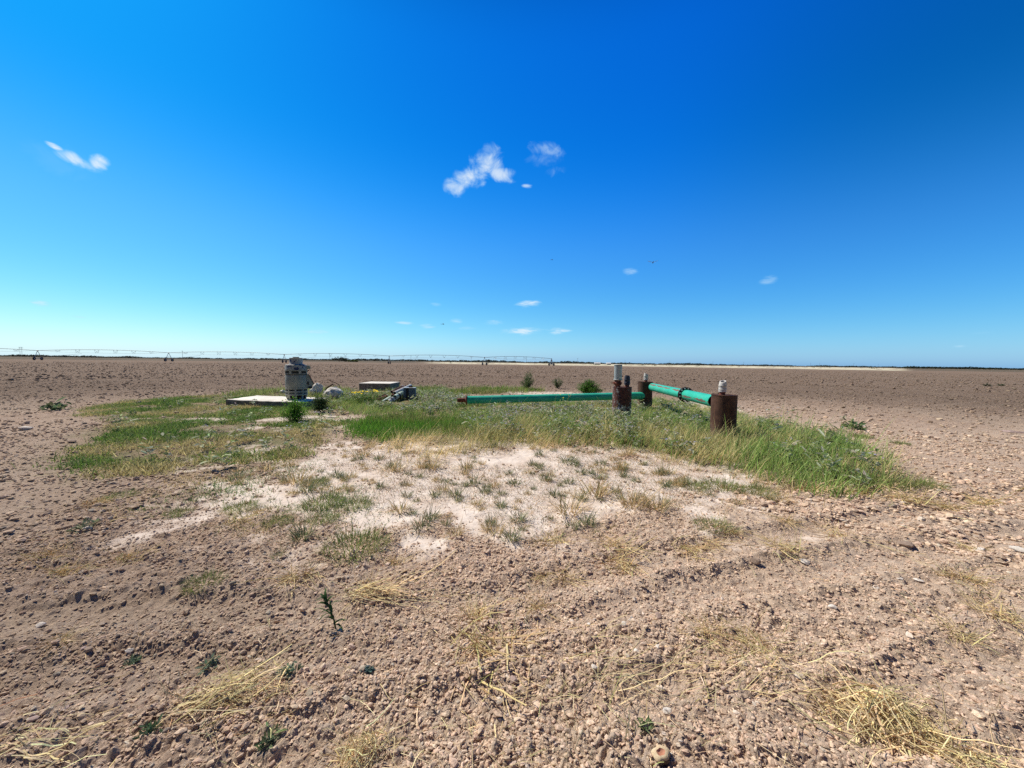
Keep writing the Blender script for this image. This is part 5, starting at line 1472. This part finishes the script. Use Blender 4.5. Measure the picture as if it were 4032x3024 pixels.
# ------------------------------------------------------------------ power poles, sheds, far brush
def pole(px, pytop, pybase, h, label, hframe=False, group=None):
    d = h * FPX / (pybase - pytop)
    p = pt(px, pybase, d)
    root = empty('utility_pole', (p[0], p[1], 0), label, 'utility pole', group)
    w = .16
    if hframe:
        MB().tube([(-1.6, 0, -.5), (-1.6, 0, h)], w, 8).tube([(1.6, 0, -.5), (1.6, 0, h)], w, 8).build('pole_shaft', M['pole'], root)
        MB().box((0, 0, h - 1.4), (8.0, .25, .35)).build('crossarm', M['pole'], root)
        MB().box((0, 0, h - .1), (6.0, .25, .3)).build('crossarm', M['pole'], root)
    else:
        MB().tube([(0, 0, -.5), (0, 0, h)], w, 8).build('pole_shaft', M['pole'], root)
        MB().box((0, 0, h - .7), (2.6, .2, .25)).build('crossarm', M['pole'], root)
pole(83, 1360, 1398, 16, 'double legged power pole standing at the far left horizon', True)
pole(719, 1379, 1412, 12, 'power pole right of the second wheeled tower', False)
PG = 'distant power poles along the dark brush line'
for (px, a, b) in ((1299, 1390, 1420), (1618, 1400, 1424), (1855, 1399, 1424), (2073, 1403, 1430), (2274, 1409, 1432), (2461, 1418, 1434), (2637, 1420, 1436), (2806, 1425, 1440), (2928, 1426, 1441), (3070, 1429, 1443), (3087, 1432, 1443), (3191, 1430, 1445), (3227, 1430, 1446), (3361, 1432, 1448), (3457, 1437, 1450)):
    pole(px, a, b, 12, 'thin distant power pole above the dark brush line', False, PG)

def shed(px, w, h, label, dx=0):
    d = 480
    p = pt(px, 1432, d)
    root = empty('farm_shed', (p[0], p[1], 0), label, 'shed')
    MB().box((0, 0, h * .3), (w, 5, h * .6)).build('wall', M['shed_wall'], root)
    V = [(-w / 2 - .3, -2.9, h * .58), (w / 2 + .3, -2.9, h * .58), (w / 2 + .3, 0, h), (-w / 2 - .3, 0, h), (w / 2 + .3, 2.9, h * .58), (-w / 2 - .3, 2.9, h * .58)]
    MB().add(np.array(V), [(0, 1, 2, 3), (3, 2, 4, 5), (1, 4, 2), (0, 3, 5)]).build('roof', M['white_sheet'], root)
shed(2352, 6.6, 2.8, 'longer white roofed shed far away on the pale strip')
shed(2396, 4.6, 2.8, 'shorter white roofed shed right of the longer one')

def lump_mass(name, label, items, seed, cols, cat):
    """far brush: each lump is a ragged heap of leaf cards"""
    g = np.random.default_rng(seed)
    v = Veg()
    X = np.array([i[0] for i in items]); Y = np.array([i[1] for i in items]); W = np.array([i[2] for i in items]); Hh = np.array([i[3] for i in items])
    n = len(X); per = 26
    ii = np.repeat(np.arange(n), per); m = len(ii)
    u = g.normal(0, .28, (m, 2)); zz = g.random(m) ** .8
    b = np.stack([X[ii] + u[:, 0] * W[ii] * (1.1 - .6 * zz), Y[ii] + u[:, 1] * W[ii], Hh[ii] * zz * .92], 1)
    c = np.array(cols); base = c[g.integers(0, len(c), n)]
    col = base[ii] * np.exp(g.normal(0, .25, (m, 1)))
    sz = Hh[ii] * g.uniform(.25, .5, m)
    v.leaves(b, g.uniform(0, 6.28, m), g.uniform(-.4, 1.2, m), sz, sz * .8, col, g)
    return tag(v.build(name, M['brush'], None), label, cat, kind='stuff')
M['brush'] = leafmat('brush', .15)
def far_brush():
    g = np.random.default_rng(951)
    items = []
    # (photo x, base row, height in rows)
    prof = [(-400, 1400, 9), (0, 1402.5, 8), (600, 1410, 8), (1100, 1416, 8), (1500, 1421, 9), (1900, 1426.5, 9), (2300, 1431.5, 9), (2900, 1439.5, 7), (3400, 1446, 6), (4032, 1454.5, 5), (4400, 1459, 5)]
    for px in np.arange(-400, 4399, 3.0):
        k = [i for i in range(len(prof) - 1) if prof[i][0] <= px <= prof[i + 1][0]][0]
        f = (px - prof[k][0]) / (prof[k + 1][0] - prof[k][0])
        hrow = prof[k][2] * (1 - f) + prof[k + 1][2] * f
        d = 640 if px < 1400 else 980
        hor = 1400.1 + .0131 * px
        q = ray(px, hor); dirx, diry = q[0] / q[1], 1.0
        nn = fbm(np.array([px * .012]), np.array([1.0]), 961, 4)[0]; n3 = fbm(np.array([px * .06]), np.array([5.0]), 971, 2)[0]
        for rep in range(2):
            dd = d * g.uniform(.97, 1.15)
            hh = hrow / FPX * d * (.25 + .95 * nn + .45 * n3) * .82 * g.uniform(.75, 1.1)
            items.append((dirx * dd + g.normal(0, .5), dd, d * 9 / FPX, hh))
    lump_mass('distant_brush', 'dark line of brush along the horizon', items, 952, [(.055, .070, .050), (.070, .085, .052), (.060, .070, .060)], 'brush')  # distance haze is put into these lightened leaf colours
    items = []
    for px in np.arange(3525, 4420, 3.0):
        q = ray(px, 1452); d = 520
        nn = fbm(np.array([px * .01]), np.array([2.0]), 981, 4)[0]
        dd = d * g.uniform(.98, 1.12); hh = 7.5 / FPX * d * (.5 + 1.0 * nn) * min(1, (px - 3515) / 60)
        items.append((q[0] / q[1] * dd, dd, 4.0, hh))
    lump_mass('distant_brush', 'dark belt of trees on the horizon at the far right', items, 953, [(.022, .034, .018), (.030, .042, .02)], 'brush')
    items = []
    for k in range(75):
        px = g.uniform(1700, 3600); hor = 1400.1 + .0131 * px; q = ray(px, hor); dd = g.uniform(275, 700)
        items.append((q[0] / q[1] * dd, dd, g.uniform(2, 6), g.uniform(.5, 1.4)))
    lump_mass('distant_brush', 'low dark bushes dotted over the pale strip', items, 954, [(.05, .06, .03), (.08, .08, .04)], 'brush')
far_brush()

def far_clump(px, w, h, d, label, cols, seed, n=900):
    g = np.random.default_rng(seed)
    hor = 1400.1 + .0131 * px; q = ray(px, hor); x, y = q[0] / q[1] * d, d
    root = empty('tree', (x, y, 0), label, 'tree')
    MB().tube([(0, 0, -.2), (.1, 0, h * .3), (.3, .1, h * .6)], [.3, .22, .12], 7).tube([(0, 0, h * .25), (-1.5, .2, h * .6)], [.18, .08], 6).build('trunk', M['bark'], root)
    nc = 16
    cx = g.uniform(-w / 2, w / 2, nc) * .85; cz = h * (.35 + .4 * g.random(nc)) * (1 - .5 * (np.abs(cx) / (w / 2)) ** 2)
    i = g.integers(0, nc, n)
    b = np.stack([cx[i] + g.normal(0, w * .07, n), g.normal(0, w * .14, n), cz[i] + g.normal(0, h * .13, n)], 1); b[:, 2] = np.clip(b[:, 2], .1, h * 1.1)
    c = np.array(cols); col = c[g.integers(0, len(c), n)] * np.exp(g.normal(0, .3, (n, 1)))
    Veg().leaves(b, g.uniform(0, 6.28, n), g.uniform(-.5, 1, n), np.full(n, .9) * g.uniform(.6, 1.3, n), np.full(n, .6), col, g).build('crown', M['brush'], root)
far_clump(1335, 19, 4.2, 345, 'dark spreading tree clump standing before the far brush line', [(.018, .028, .014), (.028, .038, .018)], 991)
far_clump(1390, 9, 1.8, 335, 'low light green bush just right of the dark tree clump', [(.16, .20, .06), (.12, .16, .05)], 992, 500)

# ------------------------------------------------------------------ dragonflies
M['wing'] = None
def wing_material():
    m, T, b = newmat('wing_membrane')
    tc = T.n('ShaderNodeTexCoord').outputs['Object']
    col = T.mix(T.ss(T.noise(tc, 400, 3), .4, .6), (.25, .24, .26), (.12, .11, .13))
    T.t.links.new(col, b.inputs['Base Color']); b.inputs['Alpha'].default_value = .55; b.inputs['Roughness'].default_value = .3
    return m
M['wing'] = wing_material()
def dragonfly(px, py, d, rz, label, s=1.0, tilt=0.0):
    p = pt(px, py, d)
    root = empty('dragonfly', tuple(p), label, 'dragonfly')
    root.rotation_euler = (tilt, 0, rz); root.scale = (s, s, s)
    body = MB()
    k = np.linspace(0, 1, 9)
    pts = np.stack([.012 - .062 * k, 0 * k, .002 * np.sin(k * 3)], 1)
    body.tube(pts, np.array([.0035, .0046, .0042, .0026, .0021, .0021, .0022, .002, .0008]), 10)
    body.build('body', M['black'], root, True)
    bm = MB(); bm.lathe([(.0005, -.0035), (.0028, -.0022), (.0036, 0), (.0028, .0022), (.0005, .0035)], 12, (.016, 0, .0005)); bm.build('head', M['black'], root, True)
    for sgn in (-1, 1):
        for (x0, sweep) in ((.006, .006), (-.001, -.006)):
            V = []
            n = 9
            for i in range(n):
                t = i / (n - 1); yy = sgn * (.003 + .042 * t); zz = .004 + .012 * t
                wd = .0105 * math.sin(math.pi * (.12 + .82 * t)) ** .6
                V += [(x0 + sweep * t + wd * .4, yy, zz), (x0 + sweep * t - wd * .6, yy, zz)]
            fs = [(2 * i, 2 * i + 1, 2 * i + 3, 2 * i + 2) for i in range(n - 1)]
            MB().add(np.array(V), fs).build('wing', M['wing'], root)
dragonfly(2571, 1034, 3.2, math.radians(75), 'dragonfly with spread wings, largest and rightmost in the sky')
dragonfly(2174, 1023, 9.0, math.radians(10), 'tiny dragonfly speck high in the middle of the sky', 1.0, .3)
dragonfly(1745, 1277, 7.0, math.radians(15), 'tiny dragonfly speck low over the horizon left of centre', 1.0, .2)
